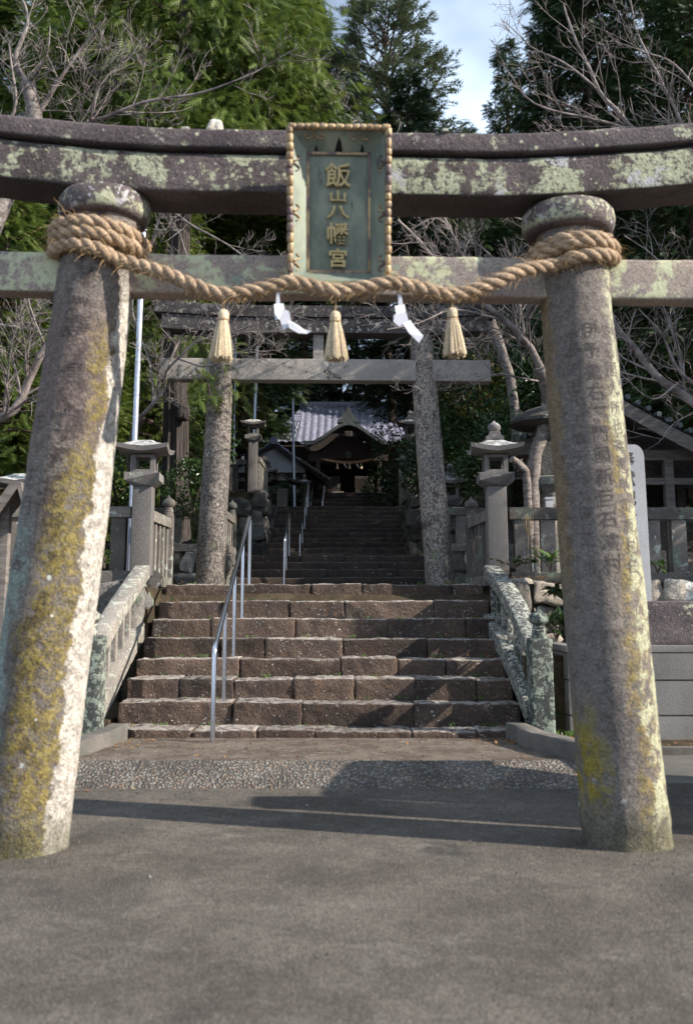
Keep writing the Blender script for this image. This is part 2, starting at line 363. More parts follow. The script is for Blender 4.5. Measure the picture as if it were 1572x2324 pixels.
def road_mat():
    n = N('worn_asphalt'); x, y, z = n.xyz()[:3]
    big = n.noise(.9, 5, .6); fine = n.noise(130, 3, .8); sp = n.voro(60)
    col = n.mix(n.step(big, .35, .65), (.120, .104, .088), (.172, .152, .130))
    col = n.mix(n.step(n.noise(2.2, 6, .7, .4), .53, .75), col, (.215, .195, .17))
    col = n.mix(n.step(n.noise(.55, 5, .7), .58, .66), col, (.075, .07, .065))
    col = n.mul(col, n.step(fine, .25, .75, .5, 1.5)); col = n.mul(col, n.step(n.noise(28, 4, .7), .3, .7, .8, 1.2))
    col = n.mix(n.ma('MULTIPLY', n.step(sp, .17, .10), .55), col, (.42, .41, .39))
    wv = n.t.nodes.new('ShaderNodeVectorMath'); wv.operation = 'ADD'; nn = n.t.nodes.new('ShaderNodeTexNoise'); nn.inputs['Scale'].default_value = 3.0; nn.inputs['Detail'].default_value = 6
    sc_ = n.t.nodes.new('ShaderNodeVectorMath'); sc_.operation = 'SCALE'; sc_.inputs['Scale'].default_value = .5; n.l(n.co, nn.inputs['Vector']); n.l(nn.outputs['Color'], sc_.inputs[0]); n.l(n.co, wv.inputs[0]); n.l(sc_.outputs[0], wv.inputs[1])
    ck = n.voro(.55, 'DISTANCE_TO_EDGE', 'Distance', vec=wv.outputs[0]); ckm = n.ma('MULTIPLY', n.step(ck, .010, .003), n.step(n.noise(.8, 2), .48, .60)); col = n.mix(n.ma('MULTIPLY', ckm, .0), col, (.035, .03, .027))
    col = n.mix(n.ma('MULTIPLY', n.step(n.noise(.7, 3, .5, 1.0), .60, .64), .35), col, (.06, .055, .05))
    agg = n.voro(110); col = n.mul(col, n.step(agg, .05, .6, 1.45, .6)); col = n.mul(col, n.step(n.noise(5, 5, .7), .35, .65, .85, 1.15))
    n.bump(n.ma('SUBTRACT', n.ma('ADD', fine, n.ma('ADD', n.ma('MULTIPLY', n.noise(30, 3), .8), n.ma('MULTIPLY', agg, -.7))), n.ma('MULTIPLY', ckm, .0)), 1.0, .010)
    return n.fin(col, .88, spec=.25)
def pebble_mat():
    n = N('exposed_pebble_concrete')
    d = n.voro(42); cc = n.t.nodes.new('ShaderNodeTexVoronoi'); cc.inputs['Scale'].default_value = 42; n.l(n.co, cc.inputs['Vector'])
    h = n.t.nodes.new('ShaderNodeSeparateColor'); n.l(cc.outputs['Color'], h.inputs[0])
    col = n.mix(n.step(h.outputs[0], .2, .9), (.12, .105, .092), (.27, .25, .22))
    col = n.mix(n.step(h.outputs[1], .75, .8), col, (.20, .14, .10))
    col = n.mix(n.step(d, .42, .62), col, (.075, .066, .058))
    col = n.mul(col, n.step(n.noise(3, 4), .3, .7, .7, 1.2))
    n.bump(n.step(d, .65, .1), 1.0, .014)
    return n.fin(col, .85, spec=.25)
def soil_mat(name, a, b, c=None):
    n = N(name); col = n.mix(n.step(n.noise(3, 6, .7), .4, .6), a, b)
    if c: col = n.mix(n.step(n.noise(9, 6, .7), .55, .62), col, c)
    col = n.mul(col, n.step(n.noise(60, 4, .8), .25, .75, .5, 1.4)); n.bump(n.noise(40, 6, .8), .9, .03)
    return n.fin(col, .95, spec=.1)
M_road = road_mat(); M_pebble = pebble_mat()
M_plat = soil_mat('gritty_platform', (.13, .10, .08), (.20, .165, .135), (.24, .21, .18))
M_soil = soil_mat('leaf_litter_soil', (.06, .045, .03), (.10, .075, .05), (.04, .055, .025))

def leaf_mat(name, a, b, c=None, trans=.35, rough=.55):
    n = N(name); t = n.attr(); ns = n.noise(.9, 3, .6)
    col = n.mix(n.ma('ADD', n.ma('MULTIPLY', t, .6), n.ma('MULTIPLY', n.step(ns, .3, .7), .4)), a, b)
    if c: col = n.mix(n.step(n.noise(2.6, 3, .6), .63, .70), col, c)
    n.setin(n.b.inputs['Base Color'], col); n.b.inputs['Roughness'].default_value = rough; n.b.inputs['Specular IOR Level'].default_value = .3
    tr = n.t.nodes.new('ShaderNodeBsdfTranslucent'); n.l(col, tr.inputs[0]); ms = n.t.nodes.new('ShaderNodeMixShader'); ms.inputs[0].default_value = trans
    n.l(n.b.outputs[0], ms.inputs[1]); n.l(tr.outputs[0], ms.inputs[2]); n.l(ms.outputs[0], n.out.inputs['Surface'])
    return n.m
M_cyp = leaf_mat('cypress_foliage', (.045, .080, .013), (.14, .185, .038), (.13, .11, .03), trans=.38)
M_cypdk = leaf_mat('shade_toned_cypress_foliage', (.018, .036, .014), (.045, .075, .024), (.06, .035, .015), trans=.2)  # cypress green darkened, the shade side put into the colour
M_fir = leaf_mat('fir_foliage', (.05, .07, .035), (.10, .12, .06), trans=.3)
M_shrub = leaf_mat('glossy_leaves', (.012, .028, .008), (.04, .075, .018), trans=.15, rough=.3)
M_autumn = leaf_mat('turning_leaves', (.05, .075, .02), (.16, .12, .03), (.24, .09, .02), trans=.35)
M_bright = leaf_mat('young_leaves', (.07, .14, .03), (.16, .24, .07), trans=.4, rough=.35)
M_litter = leaf_mat('dry_leaves', (.22, .08, .035), (.30, .18, .06), (.42, .33, .08), trans=.2, rough=.7)

def bark(name, a, b, sc=6, stretch=(3, 3, .35), lich=None, bumpd=.02):
    n = N(name); m = n.noise(sc, 6, .7, .4, stretch=stretch); col = n.mix(n.step(m, .35, .65), a, b)
    if lich: col = n.mix(n.step(n.noise(5, 5, .7), .55, .66), col, lich)
    n.bump(m, 1.0, bumpd); return n.fin(col, .9, spec=.15)
M_cedar = bark('cedar_bark', (.025, .021, .019), (.105, .088, .08), 7, (6, 6, .22), bumpd=.06)
M_trunk = bark('conifer_bark', (.05, .035, .028), (.11, .08, .06))
M_cherry = bark('cherry_bark', (.10, .08, .072), (.25, .22, .20), 9, (1, 1, 3), (.36, .36, .33), .008)
M_twig = bark('twig_bark', (.10, .082, .076), (.29, .25, .235), 5, (1, 1, 1), None, .002)
M_twigd = bark('dark_branch_bark', (.055, .042, .036), (.12, .095, .08), 8, (1, 1, 1), None, .006)

def simple(name, c, rough=.6, metal=0, var=.2, sc=20, bumpd=.002, spec=.3, stretch=None):
    n = N(name); f = n.noise(sc, 4, .6, stretch=stretch); col = n.mul(c, n.step(f, .3, .7, 1 - var, 1 + var)); n.bump(f, .5, bumpd)
    return n.fin(col, rough, metal, spec)
M_steel = simple('brushed_steel', (.62, .62, .66), .22, 1.0, .04, 40, .0003)
M_galv = simple('galvanised_pole', (.52, .55, .62), .38, .7, .10, 12, .0005)
M_wood = simple('weathered_wood', (.055, .046, .040), .8, 0, .35, 8, .004, stretch=(1, 6, 6))
M_woodd = simple('dark_shrine_wood', (.035, .027, .022), .8, 0, .3, 8, .004)
M_wooddx = simple('grey_timber', (.16, .14, .125), .85, 0, .3, 6, .004, stretch=(1, 1, 6))
M_plaster = simple('white_plaster', (.62, .62, .62), .9, 0, .06, 3, .001)
M_paper = simple('white_paper', (.62, .62, .66), .8, 0, .02, 5, .0005)
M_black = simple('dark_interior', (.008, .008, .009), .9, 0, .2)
M_lattice = simple('lattice_paper', (.20, .19, .18), .85, 0, .15)
def tile_mat():
    n = N('glazed_roof_tile'); f = n.noise(7, 4, .6); col = n.mul((.22, .225, .30), n.step(f, .3, .7, .65, 1.3)); col = n.mul(col, n.step(n.attr(), 0, 1, .8, 1.2))
    return n.fin(col, .28, 0, .7)
M_tile = tile_mat()
M_copper = simple('weathered_copper_roof', (.085, .10, .10), .55, .3, .25, 9)
def straw(name, a, b):
    n = N(name); f = n.noise(55, 4, .7, .5); col = n.mix(n.step(f, .3, .7), a, b); col = n.mul(col, n.step(n.attr(), 0, 1, .8, 1.15)); col = n.mul(col, n.step(n.noise(140, 3, .8), .3, .7, .7, 1.2)); n.bump(n.ma('ADD', f, n.noise(150, 3, .8)), 1.0, .007)
    return n.fin(col, .75, spec=.25)
M_rope = straw('straw_rope', (.30, .20, .125), (.56, .42, .29)); M_fuzz = straw('loose_straw', (.38, .24, .11), (.55, .38, .2)); M_tas = straw('tassel_straw', (.60, .47, .30), (.80, .67, .48))
def bronze():
    n = N('green_patina_bronze'); f = n.noise(6, 6, .65, .3, stretch=(1, 1, .35)); col = n.mix(n.step(f, .35, .65), (.13, .16, .13), (.25, .275, .215))
    col = n.mix(n.step(n.noise(9, 5, .7, 0, stretch=(1.6, 1.6, .25)), .60, .72), col, (.055, .06, .06)); n.bump(f, .4, .003)
    return n.fin(col, .62, .25, .4)
M_bronze = bronze()
def gilt():
    n = N('worn_gilt_trim'); f = n.noise(14, 5, .7); col = n.mix(n.step(f, .38, .62), (.24, .155, .085), (.52, .38, .20)); col = n.mix(n.step(n.noise(7, 5, .7), .46, .58), col, (.12, .085, .085))
    n.bump(f, .4, .003); return n.fin(col, .5, .25, .4)
M_gilt = gilt()
def goldc():
    n = N('matt_gold_lettering'); f = n.noise(30, 5, .7); col = n.mix(n.step(f, .35, .65), (.40, .31, .14), (.54, .43, .22)); return n.fin(col, .6, .2, .35)
M_gold = goldc()
M_carve = simple('groove_dirt_and_shade', (.098, .084, .080), .95, 0, .3, 40, .001, .1)  # dirt and the shade inside grooves share this dark colour
M_carve2 = simple('worn_carving', (.118, .102, .097), .95, 0, .4, 30, .001, .1)

def text_tris(body, size, depth, bold=0.0):
    cu = bpy.data.curves.new('glyph', 'FONT'); cu.body = body; cu.size = size; cu.extrude = depth / 2; cu.offset = bold; cu.align_x = 'CENTER'; cu.align_y = 'CENTER'
    cu.resolution_u = 3
    ob = bpy.data.objects.new('glyph', cu); C.objects.link(ob); dg = bpy.context.evaluated_depsgraph_get(); dg.update()
    me = ob.evaluated_get(dg).to_mesh(); V = np.array([v.co[:] for v in me.vertices]).reshape(-1, 3); Fc = [tuple(p.vertices) for p in me.polygons]
    ob.evaluated_get(dg).to_mesh_clear(); bpy.data.objects.remove(ob); bpy.data.curves.remove(cu)
    if len(V):
        V[:, 0] -= (V[:, 0].max() + V[:, 0].min()) / 2; V[:, 1] -= (V[:, 1].max() + V[:, 1].min()) / 2
    return V, Fc

# ================================================================== SETTING: ground, hillside, road
SX0, SX1 = -2.08, 1.58           # stair corridor
ZT = [.063, .265, .447, .618, .807, 1.0, 1.193, 1.39]
Y8 = 8.6; TR = .36
g = MB()
ys = [-60, -20, -5, 0, 2, 3, 4, 5, 6, 6.95]; xs_ = [-80, -20, -8, -4, -2, -1, 0, 1, 2, 4, 8, 20, 80]
G = [[(x, y, -.12) for x in xs_] for y in ys]
g.grid(G); tag(g.build('road', M_road, smooth=False), 'worn grey asphalt road in front of the stone steps', 'road', kind='structure')
# rough pebble ramp and gritty platform
ny, nx = 14, 130; G = []
for i in range(ny + 1):
    t = i / ny; y = 6.90 + .48 * t; row = []
    for j in range(nx + 1):
        x = -2.35 + 4.2 * j / nx; row.append((x, y, -.128 + .130 * min(1, t * 1.12) ** .8))
    G.append(row)
G = np.array(G); sh = G.shape; q = G.reshape(-1, 3); q[:, 2] += .007 * fbm(q, 22, 3); q[:, 1] += .02 * fbm(q * [1, 0, 0], 3, 5)
tag(MB().grid(q.reshape(sh)).build('ramp', M_pebble), 'sloping apron of exposed pebbles between road and steps', 'ramp', kind='structure')
G = np.array([[(x, y, 0.0) for x in np.linspace(-2.35, 1.85, 90)] for y in np.linspace(7.36, 8.75, 32)]); sh = G.shape; q = G.reshape(-1, 3); q[:, 2] += .006 * fbm(q, 9, 4)
tag(MB().grid(q.reshape(sh)).build('platform', M_plat), 'gritty brown landing at the foot of the steps', 'pavement', kind='structure')

def hz(x, y):
    inside = SX0 - .05 < x < SX1 + .05
    if inside:
        if y < 8.7: return -.2
        if y < 11.2: return -.2 + (y - 8.6) * .53
        if y < 17: return 1.37 + .1 * (y - 11.2) / 5.8 * .9
        if y < 18.3: return 1.45 + (y - 17) * .38
        if y < 22.3: return 2.08
        if y < 26.3: return 1.9 + (y - 22.3) * .46
        if y < 31.5: return 3.86
        if y < 34.2: return 3.75 + (y - 31.5) * .5
        return 5.18
    if x > 0 and y < 8.74: return .0
    if x < 0 and y < 8.9: return .02
    if y < 10.45: return .72 if x > 0 else .15
    z = 1.38 if y < 16.2 else 2.08 if y < 22.3 else 3.82 if y < 31.4 else 4.98
    if y > 36: z += (y - 36) * .16
    if y > 11: z += max(0, abs(x) - 7) * .22
    return z
gy = [8.70, 8.73, 8.75, 8.88, 8.92, 9.5, 10.43, 10.47, 11.2, 12, 14, 16.18, 16.22, 17, 18.3, 20, 22.28, 22.32, 24, 26.3, 28, 30, 31.38, 31.42, 32.5, 34.2, 34.3, 36] + list(np.linspace(38, 130, 34))
gx = list(np.linspace(-80, -9, 24)) + [-7, -6, -5, -4, -3, -2.5, SX0 - .06, SX0 - .04, -1, 0, 1, SX1 + .04, SX1 + .06, 2.5, 3, 4, 5, 6, 7] + list(np.linspace(9, 80, 24))
G = np.array([[(x, y, hz(x, y)) for x in gx] for y in gy]); sh = G.shape; q = G.reshape(-1, 3); far = np.clip((q[:, 1] - 11) / 20, 0, 1); q[:, 2] += far * .25 * fbm(q * [1, 1, 0], .3, 8)
inn = (q[:, 0] > SX0 - .3) & (q[:, 0] < SX1 + .3) & (q[:, 1] < 36); q[inn, 2] -= .04
tag(MB().grid(q.reshape(sh)).build('hillside', M_soil, smooth=False), 'wooded hillside rising behind the gates', 'hill', kind='structure')

# ------------------------------------------------------------------ staircases
def flight(n, Y0, tread, zs, x0, x1, label, detail, mat=M_step, seed=0, cx=None):
    t = thing('stone_staircase', label, 'staircase', ((x0 + x1) / 2, Y0, zs[0] - .1), group='flights of stone steps')
    rnd = random.Random(seed)
    for k in range(n):
        z = zs[k]; y0 = Y0 + k * tread; rise = (zs[k] - zs[k - 1]) if k else .2
        mb = MB(); x = x0 - .05 + (0.03 * (k % 2)); seg = .035 if detail == 2 else .07
        if k == 0 and detail == 2: xa, xb = x0 + .02, x1 + .03
        else: xa, xb = x0, x1
        x = xa
        while x < xb - .01:
            wdt = rnd.uniform(.45, 1.05) if detail == 2 else rnd.uniform(.8, 1.7)
            if xb - (x + wdt) < .3: wdt = xb - x
            dy = rnd.uniform(-.016, .016); dz = rnd.uniform(-.010, .010); depth = tread + .10
            hh = rise + .07
            if detail: mb.rbox((x + wdt / 2, y0 + depth / 2 + dy, z - hh / 2 + dz), (wdt - .005, depth, hh), r=.018, seg=seg, amp=.015, sc=13, seed=seed + k * 7, lump=.014, lsc=4.5, tint=rnd.random(),
                               rot=Euler((0, rnd.uniform(-.012, .012), rnd.uniform(-.01, .01))).to_matrix())
            else: mb.box((x + wdt / 2, y0 + depth / 2 + dy, z - hh / 2 + dz), (wdt - .008, depth, hh), tint=rnd.random())
            x += wdt
        mb.box(((xa + xb) / 2, y0 + tread / 2 + .06, z - rise / 2 - .05), (xb - xa - .02, tread, rise), tint=.1)
        mb.build('step', mat, t, ang=60)
    return t
flight(8, Y8, TR, ZT, SX0, SX1, 'sunlit lowest flight of worn brown stone steps', 2, seed=11)
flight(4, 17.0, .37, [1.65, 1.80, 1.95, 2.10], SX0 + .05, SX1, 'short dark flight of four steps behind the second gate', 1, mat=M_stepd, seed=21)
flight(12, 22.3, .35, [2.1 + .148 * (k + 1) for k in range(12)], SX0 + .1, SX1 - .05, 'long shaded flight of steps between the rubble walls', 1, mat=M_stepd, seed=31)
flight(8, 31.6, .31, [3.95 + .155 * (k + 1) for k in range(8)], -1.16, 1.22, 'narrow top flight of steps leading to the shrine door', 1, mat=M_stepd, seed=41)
def landing(y0, y1, z0, z1, lab):
    G = np.array([[(x, y, z0 + (z1 - z0) * (y - y0) / (y1 - y0)) for x in np.linspace(SX0, SX1, 20)] for y in np.linspace(y0, y1, 12)])
    tag(MB().grid(G).build('landing', M_plat), lab, 'landing', kind='structure')
landing(11.45, 17.05, 1.375, 1.48, 'earth landing under the second gate')
landing(18.4, 22.35, 2.085, 2.10, 'shaded landing below the long flight')
landing(26.4, 31.65, 3.865, 3.94, 'shaded landing below the top flight')
landing(34.1, 36.5, 5.17, 5.18, 'landing before the shrine door')

# ================================================================== FIRST GATE
TO = Vector((-.10, 5.31, -.12)); TRZ = R(2.16)
torii = thing('torii_gate', 'large near stone gate covered in yellow moss and pale lichen', 'torii gate', TO, TRZ, 'stone gates over the steps')
def torii_pillar(parent, base, top, r0, r1, mat, seed, name='pillar', nseg=64, label=None):
    base = Vector(base); top = Vector(top); d = top - base; L = d.length
    Mi = WM[parent.name].inverted(); q = Vector((0, 0, 1)).rotation_difference((Mi.to_3x3() @ d).normalized())
    loc = Matrix.Translation(Mi @ base) @ q.to_matrix().to_4x4()
    prof = []
    for i in range(91):
        t = i / 90; r = r0 + (r1 - r0) * t + .006 * math.sin(math.pi * t) + (.012 * max(0, 1 - t * 14) ** 2); prof.append((r, -.12 + (L + .12) * t))
    mb = MB(); mb.lathe((0, 0, 0), prof, nseg)
    def w_(V):
        rr = np.linalg.norm(V[:, :2], axis=1, keepdims=True) + 1e-9; nr = V[:, :2] / rr
        o = .009 * fbm(V, 2.2, seed, 3) + .0035 * fbm(V, 16, seed + 5, 3)
        k = np.clip((V[:, 2] - .12) / .2, 0, 1); o = o + (1 - k) * .02 * fbm(V, 7, seed + 3, 2)
        V = V.copy(); V[:, :2] += nr * o[:, None]; return V
    mb.warp(w_)
    M = WM[parent.name] @ loc; A = np.array(M); mb.v = [mb.v[0] @ A[:3, :3].T + A[:3, 3]]
    o = mb.build(name, mat, parent, local=loc, ang=70, label=label)
    return o, M, L
pL, ML, LL = torii_pillar(torii, (-1.70, 5.25, -.12), (-1.392, 5.25, 3.32), .246, .205, M_pilL, 3, label='left pillar with a yellow moss band and white crust on its right side')
pR, MR, LR = torii_pillar(torii, (1.486, 5.37, -.12), (1.305, 5.37, 3.32), .232, .190, M_pilR, 9, label='right pillar carved with columns of characters')
def wrapT(fn):   # torii-local -> world
    A = np.array(WM[torii.name])
    def g_(V): V = fn(V); return V @ A[:3, :3].T + A[:3, 3]
    return g_
def ring(cx, cz, rr, seed):
    mb = MB(); prof = [(rr * .80, -.085), (rr * .93, -.07), (rr * .99, -.03), (rr, .01), (rr * .97, .045), (rr * .88, .075), (rr * .7, .09)]
    mb.lathe((0, 0, 0), prof, 48)
    wx, wy = cx
    def f_(V): V = V + [wx, wy, cz]; V = V + (fbm(V, 5, seed, 3) * .010)[:, None] * [1, 1, .7]; return V
    mb.warp(f_); mb.build('ring', M_lintel, torii, ang=70)
ring((-1.39, 5.25), 3.37, .262, 4); ring((1.302, 5.37), 3.34, .268, 6)
def curve_up(x): return .062 * np.clip((np.abs(x + .0) - .85) / .95, 0, 9) ** 1.55
def sweep_beam(z0, z1, dep, half, seed, top=0.0, amp=.007, curve=True, cx=.05, yoff=0):
    mb = MB(); mb.rbox((cx, yoff, (z0 + z1) / 2 + .12), (half * 2, dep, z1 - z0), r=.016, seg=.045, amp=amp, sc=9, seed=seed, lump=.008, lsc=2.5)
    def f_(V):
        V = V.copy(); xx = V[:, 0]
        if top:
            m = V[:, 2] > (z0 + z1) / 2 + .12; V[m, 2] += top * (1 - np.abs(V[m, 1]) / (dep / 2))
        if curve: V[:, 2] += curve_up(xx)
        return V
    return mb.warp(wrapT(f_))
m1 = sweep_beam(3.43, 3.655, .33, 2.75, 1)
m1.build('lower_lintel', M_lintel, torii, ang=50)
sweep_beam(3.680, 3.795, .37, 2.85, 2, top=.06, yoff=-.012).build('top_lintel', M_top, torii, ang=50)
sweep_beam(3.645, 3.690, .24, 2.7, 12).build('lintel_joint', M_carve, torii)
sweep_beam(2.862, 3.098, .14, 2.42, 3, curve=False, amp=.006).build('tie_beam', M_beam, torii, ang=50)
# small worn stones and moss lumps lying on the top lintel
for k, (px, sz, lab) in enumerate([(488, (.11, .09, .10), 'largest pointed mossy stone lying on the near top lintel'), (420, (.08, .06, .045), 'flat mossy stone left of the pointed stone on the lintel'), (385, (.05, .05, .03), 'small tan stone on the near lintel'),
                                   (368, (.04, .04, .04), 'small pale stone leftmost of the lumps on the lintel'), (1010, (.05, .05, .03), 'small lump of moss right of the name plaque on the lintel')]):
    b = P(px, 292, 5.14); b.z = 3.80 + sz[2] * .2
    tag(MB().rbox(b, sz, r=.03, seg=.02, amp=.012, sc=20, seed=k, taper=.6).build('stone', M_rubble, origin=b), lab, 'stone', 'stones lying on the lintel')

# carved characters on the pillars: thin dark sheets, groove dirt and shade in the colour
def carve(parent_obj, M, text, zc, pitch, phi, size, rad_at, mat, slant=0.0, bold=0.0):
    for i, ch in enumerate(text):
        if ch == ' ': continue
        mb = MB()
        V, Fc = text_tris(ch, size, .0, bold)
        if not len(V): continue
        z = zc - pitch * i; rr = rad_at(z)
        import bmesh
        me = bpy.data.meshes.new('tmp'); me.from_pydata(V.tolist(), [], Fc); bm = bmesh.new(); bm.from_mesh(me)
        bmesh.ops.remove_doubles(bm, verts=bm.verts, dist=1e-5)
        bmesh.ops.triangulate(bm, faces=bm.faces)
        es = [e for e in bm.edges if e.calc_length() > .02]
        bmesh.ops.subdivide_edges(bm, edges=es, cuts=2)
        bmesh.ops.triangulate(bm, faces=bm.faces)
        V = np.array([v.co[:] for v in bm.verts]); jr = random.Random(i * 7 + len(text)); ja = jr.uniform(-.07, .07); js = jr.uniform(.92, 1.08); V = V @ np.array([[math.cos(ja) * js, math.sin(ja), 0], [-math.sin(ja), math.cos(ja) * jr.uniform(.92, 1.1), 0], [0, 0, 1]]); Fc = [tuple(v.index for v in f.verts) for f in bm.faces]; bm.free(); bpy.data.meshes.remove(me)
        nn = fbm(V + i, 30, 5, 2)
        a = phi + V[:, 0] / rr + slant * (V[:, 1]); zz = z + V[:, 1] + .004 * nn
        # follow the lumpy surface of the pillar
        base = np.stack([rr * np.sin(a), -rr * np.cos(a), zz], 1)
        o = .009 * fbm(base, 2.2, 3 if M is ML else 9, 3) + .0035 * fbm(base, 16, (3 if M is ML else 9) + 5, 3)
        r2 = rr + o + .0025
        mb.add(np.stack([r2 * np.sin(a), -r2 * np.cos(a), zz], 1), Fc, .5)
        A = np.array(M); mb.warp(lambda V: V @ A[:3, :3].T + A[:3, 3])
        mb.build('carved_character', mat, parent_obj, smooth=False)
WM[pL.name] = ML; WM[pR.name] = MR
radL = lambda z: .246 + (.205 - .246) * (z + .12) / (LL + .12) + .006 * math.sin(math.pi * (z + .12) / (LL + .12))
radR = lambda z: .232 + (.190 - .232) * (z + .12) / (LR + .12) + .006 * math.sin(math.pi * (z + .12) / (LR + .12))
carve(pL, ML, '奉建立', 2.76, .265, -.0, .135, radL, M_carve, bold=-.0008)
carve(pL, ML, '二年 正月 吉', 2.36, .15, -.80, .11, radL, M_carve2, bold=-.0015)
carve(pR, MR, '伊予重右衛門國新巨石濱村', 2.76, .118, .02, .102, radR, M_carve, bold=-.0002)
carve(pR, MR, '安藝國人所也寄進甲寅歳村任', 2.755, .109, .58, .088, radR, M_carve2, bold=-.0009)
carve(pR, MR, '一本矢田八大傳天保水權兵衛張', 2.745, .100, -.55, .084, radR, M_carve2, bold=-.0008)
carve(pR, MR, '工右衛門保田宗藤', 2.05, .112, -1.02, .078, radR, M_carve2, bold=-.0016)

# ------------------------------------------------------------------ name plaque
pb = P(768, 642, 5.15); ptp = P(768, 298, 4.985); Vv = (ptp - pb); PH = Vv.length; Vv.normalize()
Xx = Vector((math.cos(TRZ), math.sin(TRZ), 0)); Nn = Vv.cross(Xx).normalized() * -1
if Nn.y > 0: Nn = -Nn
plq = thing('name_plaque', 'green bronze name plaque with gilt scalloped edge hung on the lintels', 'plaque', pb)
PA = np.array([Xx[:], (-Nn)[:], Vv[:]])      # rows: local x, y(back), z(up)
def pw(V): return V @ PA + np.array(pb[:])
HW = .268; IW = .170; IZ0, IZ1 = .062, PH - .122; FD = .085
mb = MB(); mb.box((0, .022, PH / 2), (2 * IW + .04, .03, PH - .10)); mb.warp(pw).build('panel', M_bronze, plq)
for nm, pts in (('frame_side', [(-HW, -FD, 0), (-HW, -FD, PH), (-IW, 0, IZ1), (-IW, 0, IZ0)]), ('frame_side', [(HW, -FD, PH), (HW, -FD, 0), (IW, 0, IZ0), (IW, 0, IZ1)]),
                ('frame_top', [(-HW, -FD, PH), (HW, -FD, PH), (IW, 0, IZ1), (-IW, 0, IZ1)]), ('frame_bottom', [(HW, -FD, 0), (-HW, -FD, 0), (-IW, 0, IZ0), (IW, 0, IZ0)])):
    V = np.array(pts + [(a, b + .014, c) for a, b, c in pts]); MB().add(V, [(0, 1, 2, 3), (7, 6, 5, 4), (0, 4, 5, 1), (1, 5, 6, 2), (2, 6, 7, 3), (3, 7, 4, 0)]).warp(pw).build(nm, M_bronze, plq, smooth=False)
mb = MB()
for (a, b, c, d) in ((-IW, IW, IZ1, IZ1), (-IW, IW, IZ0, IZ0), (-IW, -IW, IZ0, IZ1), (IW, IW, IZ0, IZ1)):
    mb.box(((a + b) / 2, -.002, (c + d) / 2), (abs(b - a) + .014, .016, abs(d - c) + .014))
k_ = .026
mb.warp(pw).build('gilt_border', M_gilt, plq)
def beads(p0, p1, n, rnd):
    mb = MB(); p0 = np.array(p0); p1 = np.array(p1); ts = np.cumsum([0] + [rnd.uniform(.8, 1.25) for _ in range(n)]); ts /= ts[-1]
    for k in range(n):
        a = p0 + (p1 - p0) * ts[k]; b = p0 + (p1 - p0) * ts[k + 1]; r = rnd.uniform(.017, .021)
        q = [a + (b - a) * t for t in (.02, .12, .35, .65, .88, .98)]
        off = np.array([rnd.uniform(-.002, .002), rnd.uniform(-.003, .003), 0]); mb.tube([v + off for v in q], [r * .72, r * .93, r, r, r * .93, r * .72], 10, rnd.random())
    return mb.warp(pw)
rn = random.Random(5)
beads((-HW, -FD, -.01), (-HW, -FD, PH), 17, rn).build('scalloped_edge', M_gilt, plq); beads((HW, -FD, -.01), (HW, -FD, PH), 17, rn).build('scalloped_edge', M_gilt, plq)
beads((-HW - .01, -FD, PH), (HW + .01, -FD, PH), 13, rn).build('scalloped_edge', M_gilt, plq)
def scroll(cx, cz, sx, plane):
    pts = []
    for t in np.linspace(0, 1, 14):
        a = math.pi * (1.0 * t) - math.pi / 2; pts.append((cx - sx * (.022 - .034 * math.sin(math.pi * t)), cz + .042 * math.cos(math.pi * t)))
    return pts
for sx in (-1, 1):
    for cz in (.10, .36, .62):
        mb = MB()
        for q in (-1, 1):
            pts = []
            for t in np.linspace(0, 1, 12):
                a = t * math.pi * 1.15; u = (.008 + .026 * math.sin(a * .8)); z = q * (.006 + .04 * t)
                x = sx * (HW - .012 - u - .006 * t); dep = -FD * (abs(x) - IW) / (HW - IW) - .004; pts.append((x, dep, cz * PH / .8 + z))
            mb.tube(pts, np.linspace(.0062, .0036, 12), 6)
        mb.warp(pw).build('gilt_scroll', M_gilt, plq)
for cx in (-.135, .115):
    mb = MB()
    for q in (-1, 1):
        pts = []
        for t in np.linspace(0, 1, 12):
            a = t * math.pi * 1.4; x = cx + q * (.006 + .022 - .022 * math.cos(a)); z = PH - .03 - .018 * math.sin(a) - .02 * t; dep = -FD * (z - IZ1) / (PH - IZ1) - .004; pts.append((x, dep, z))
        mb.tube(pts, .0048, 6)
    mb.warp(pw).build('gilt_scroll', M_gilt, plq)
for cx, s_ in ((0, 1), (-.125, .42), (.13, .5)):
    mb = MB()
    q = [(-.022, 0), (-.012, .035), (0, .065), (.012, .04), (.02, 0), (.01, -.006), (-.012, -.006)]
    z0 = IZ1 + .012; V = [(cx + a * s_, -FD * (z0 + b * s_ - IZ1) / (PH - IZ1) - .003, z0 + b * s_) for a, b in q]; V2 = [(a, b + .004, c) for a, b, c in V]; n_ = len(V)
    mb.add(V + V2, [tuple(range(n_)), tuple(range(n_, 2 * n_))[::-1]] + [(i, (i + 1) % n_, (i + 1) % n_ + n_, i + n_) for i in range(n_)])
    mb.warp(pw).build('cutout_shade_plate', M_black, plq, smooth=False)  # black plates laid on the frame for the shade of cut holes
for ch, yc, h in (('飯', 398, .134), ('山', 446, .098), ('八', 482, .118), ('幡', 530, .118), ('宮', 586, .104)):
    V, Fc = text_tris(ch, h * 1.06, .024, .0020)
    if len(V):
        V = np.stack([V[:, 0] * 1.02, -.010 + -V[:, 2] - .004, V[:, 1] * (.62 if ch in '山八' else .97)], 1); V[:, 2] += (642 - yc) / 344 * PH; V[:, 0] -= .005
        MB().add(V, Fc).warp(pw).build('gilt_character', M_gold, plq, smooth=False)

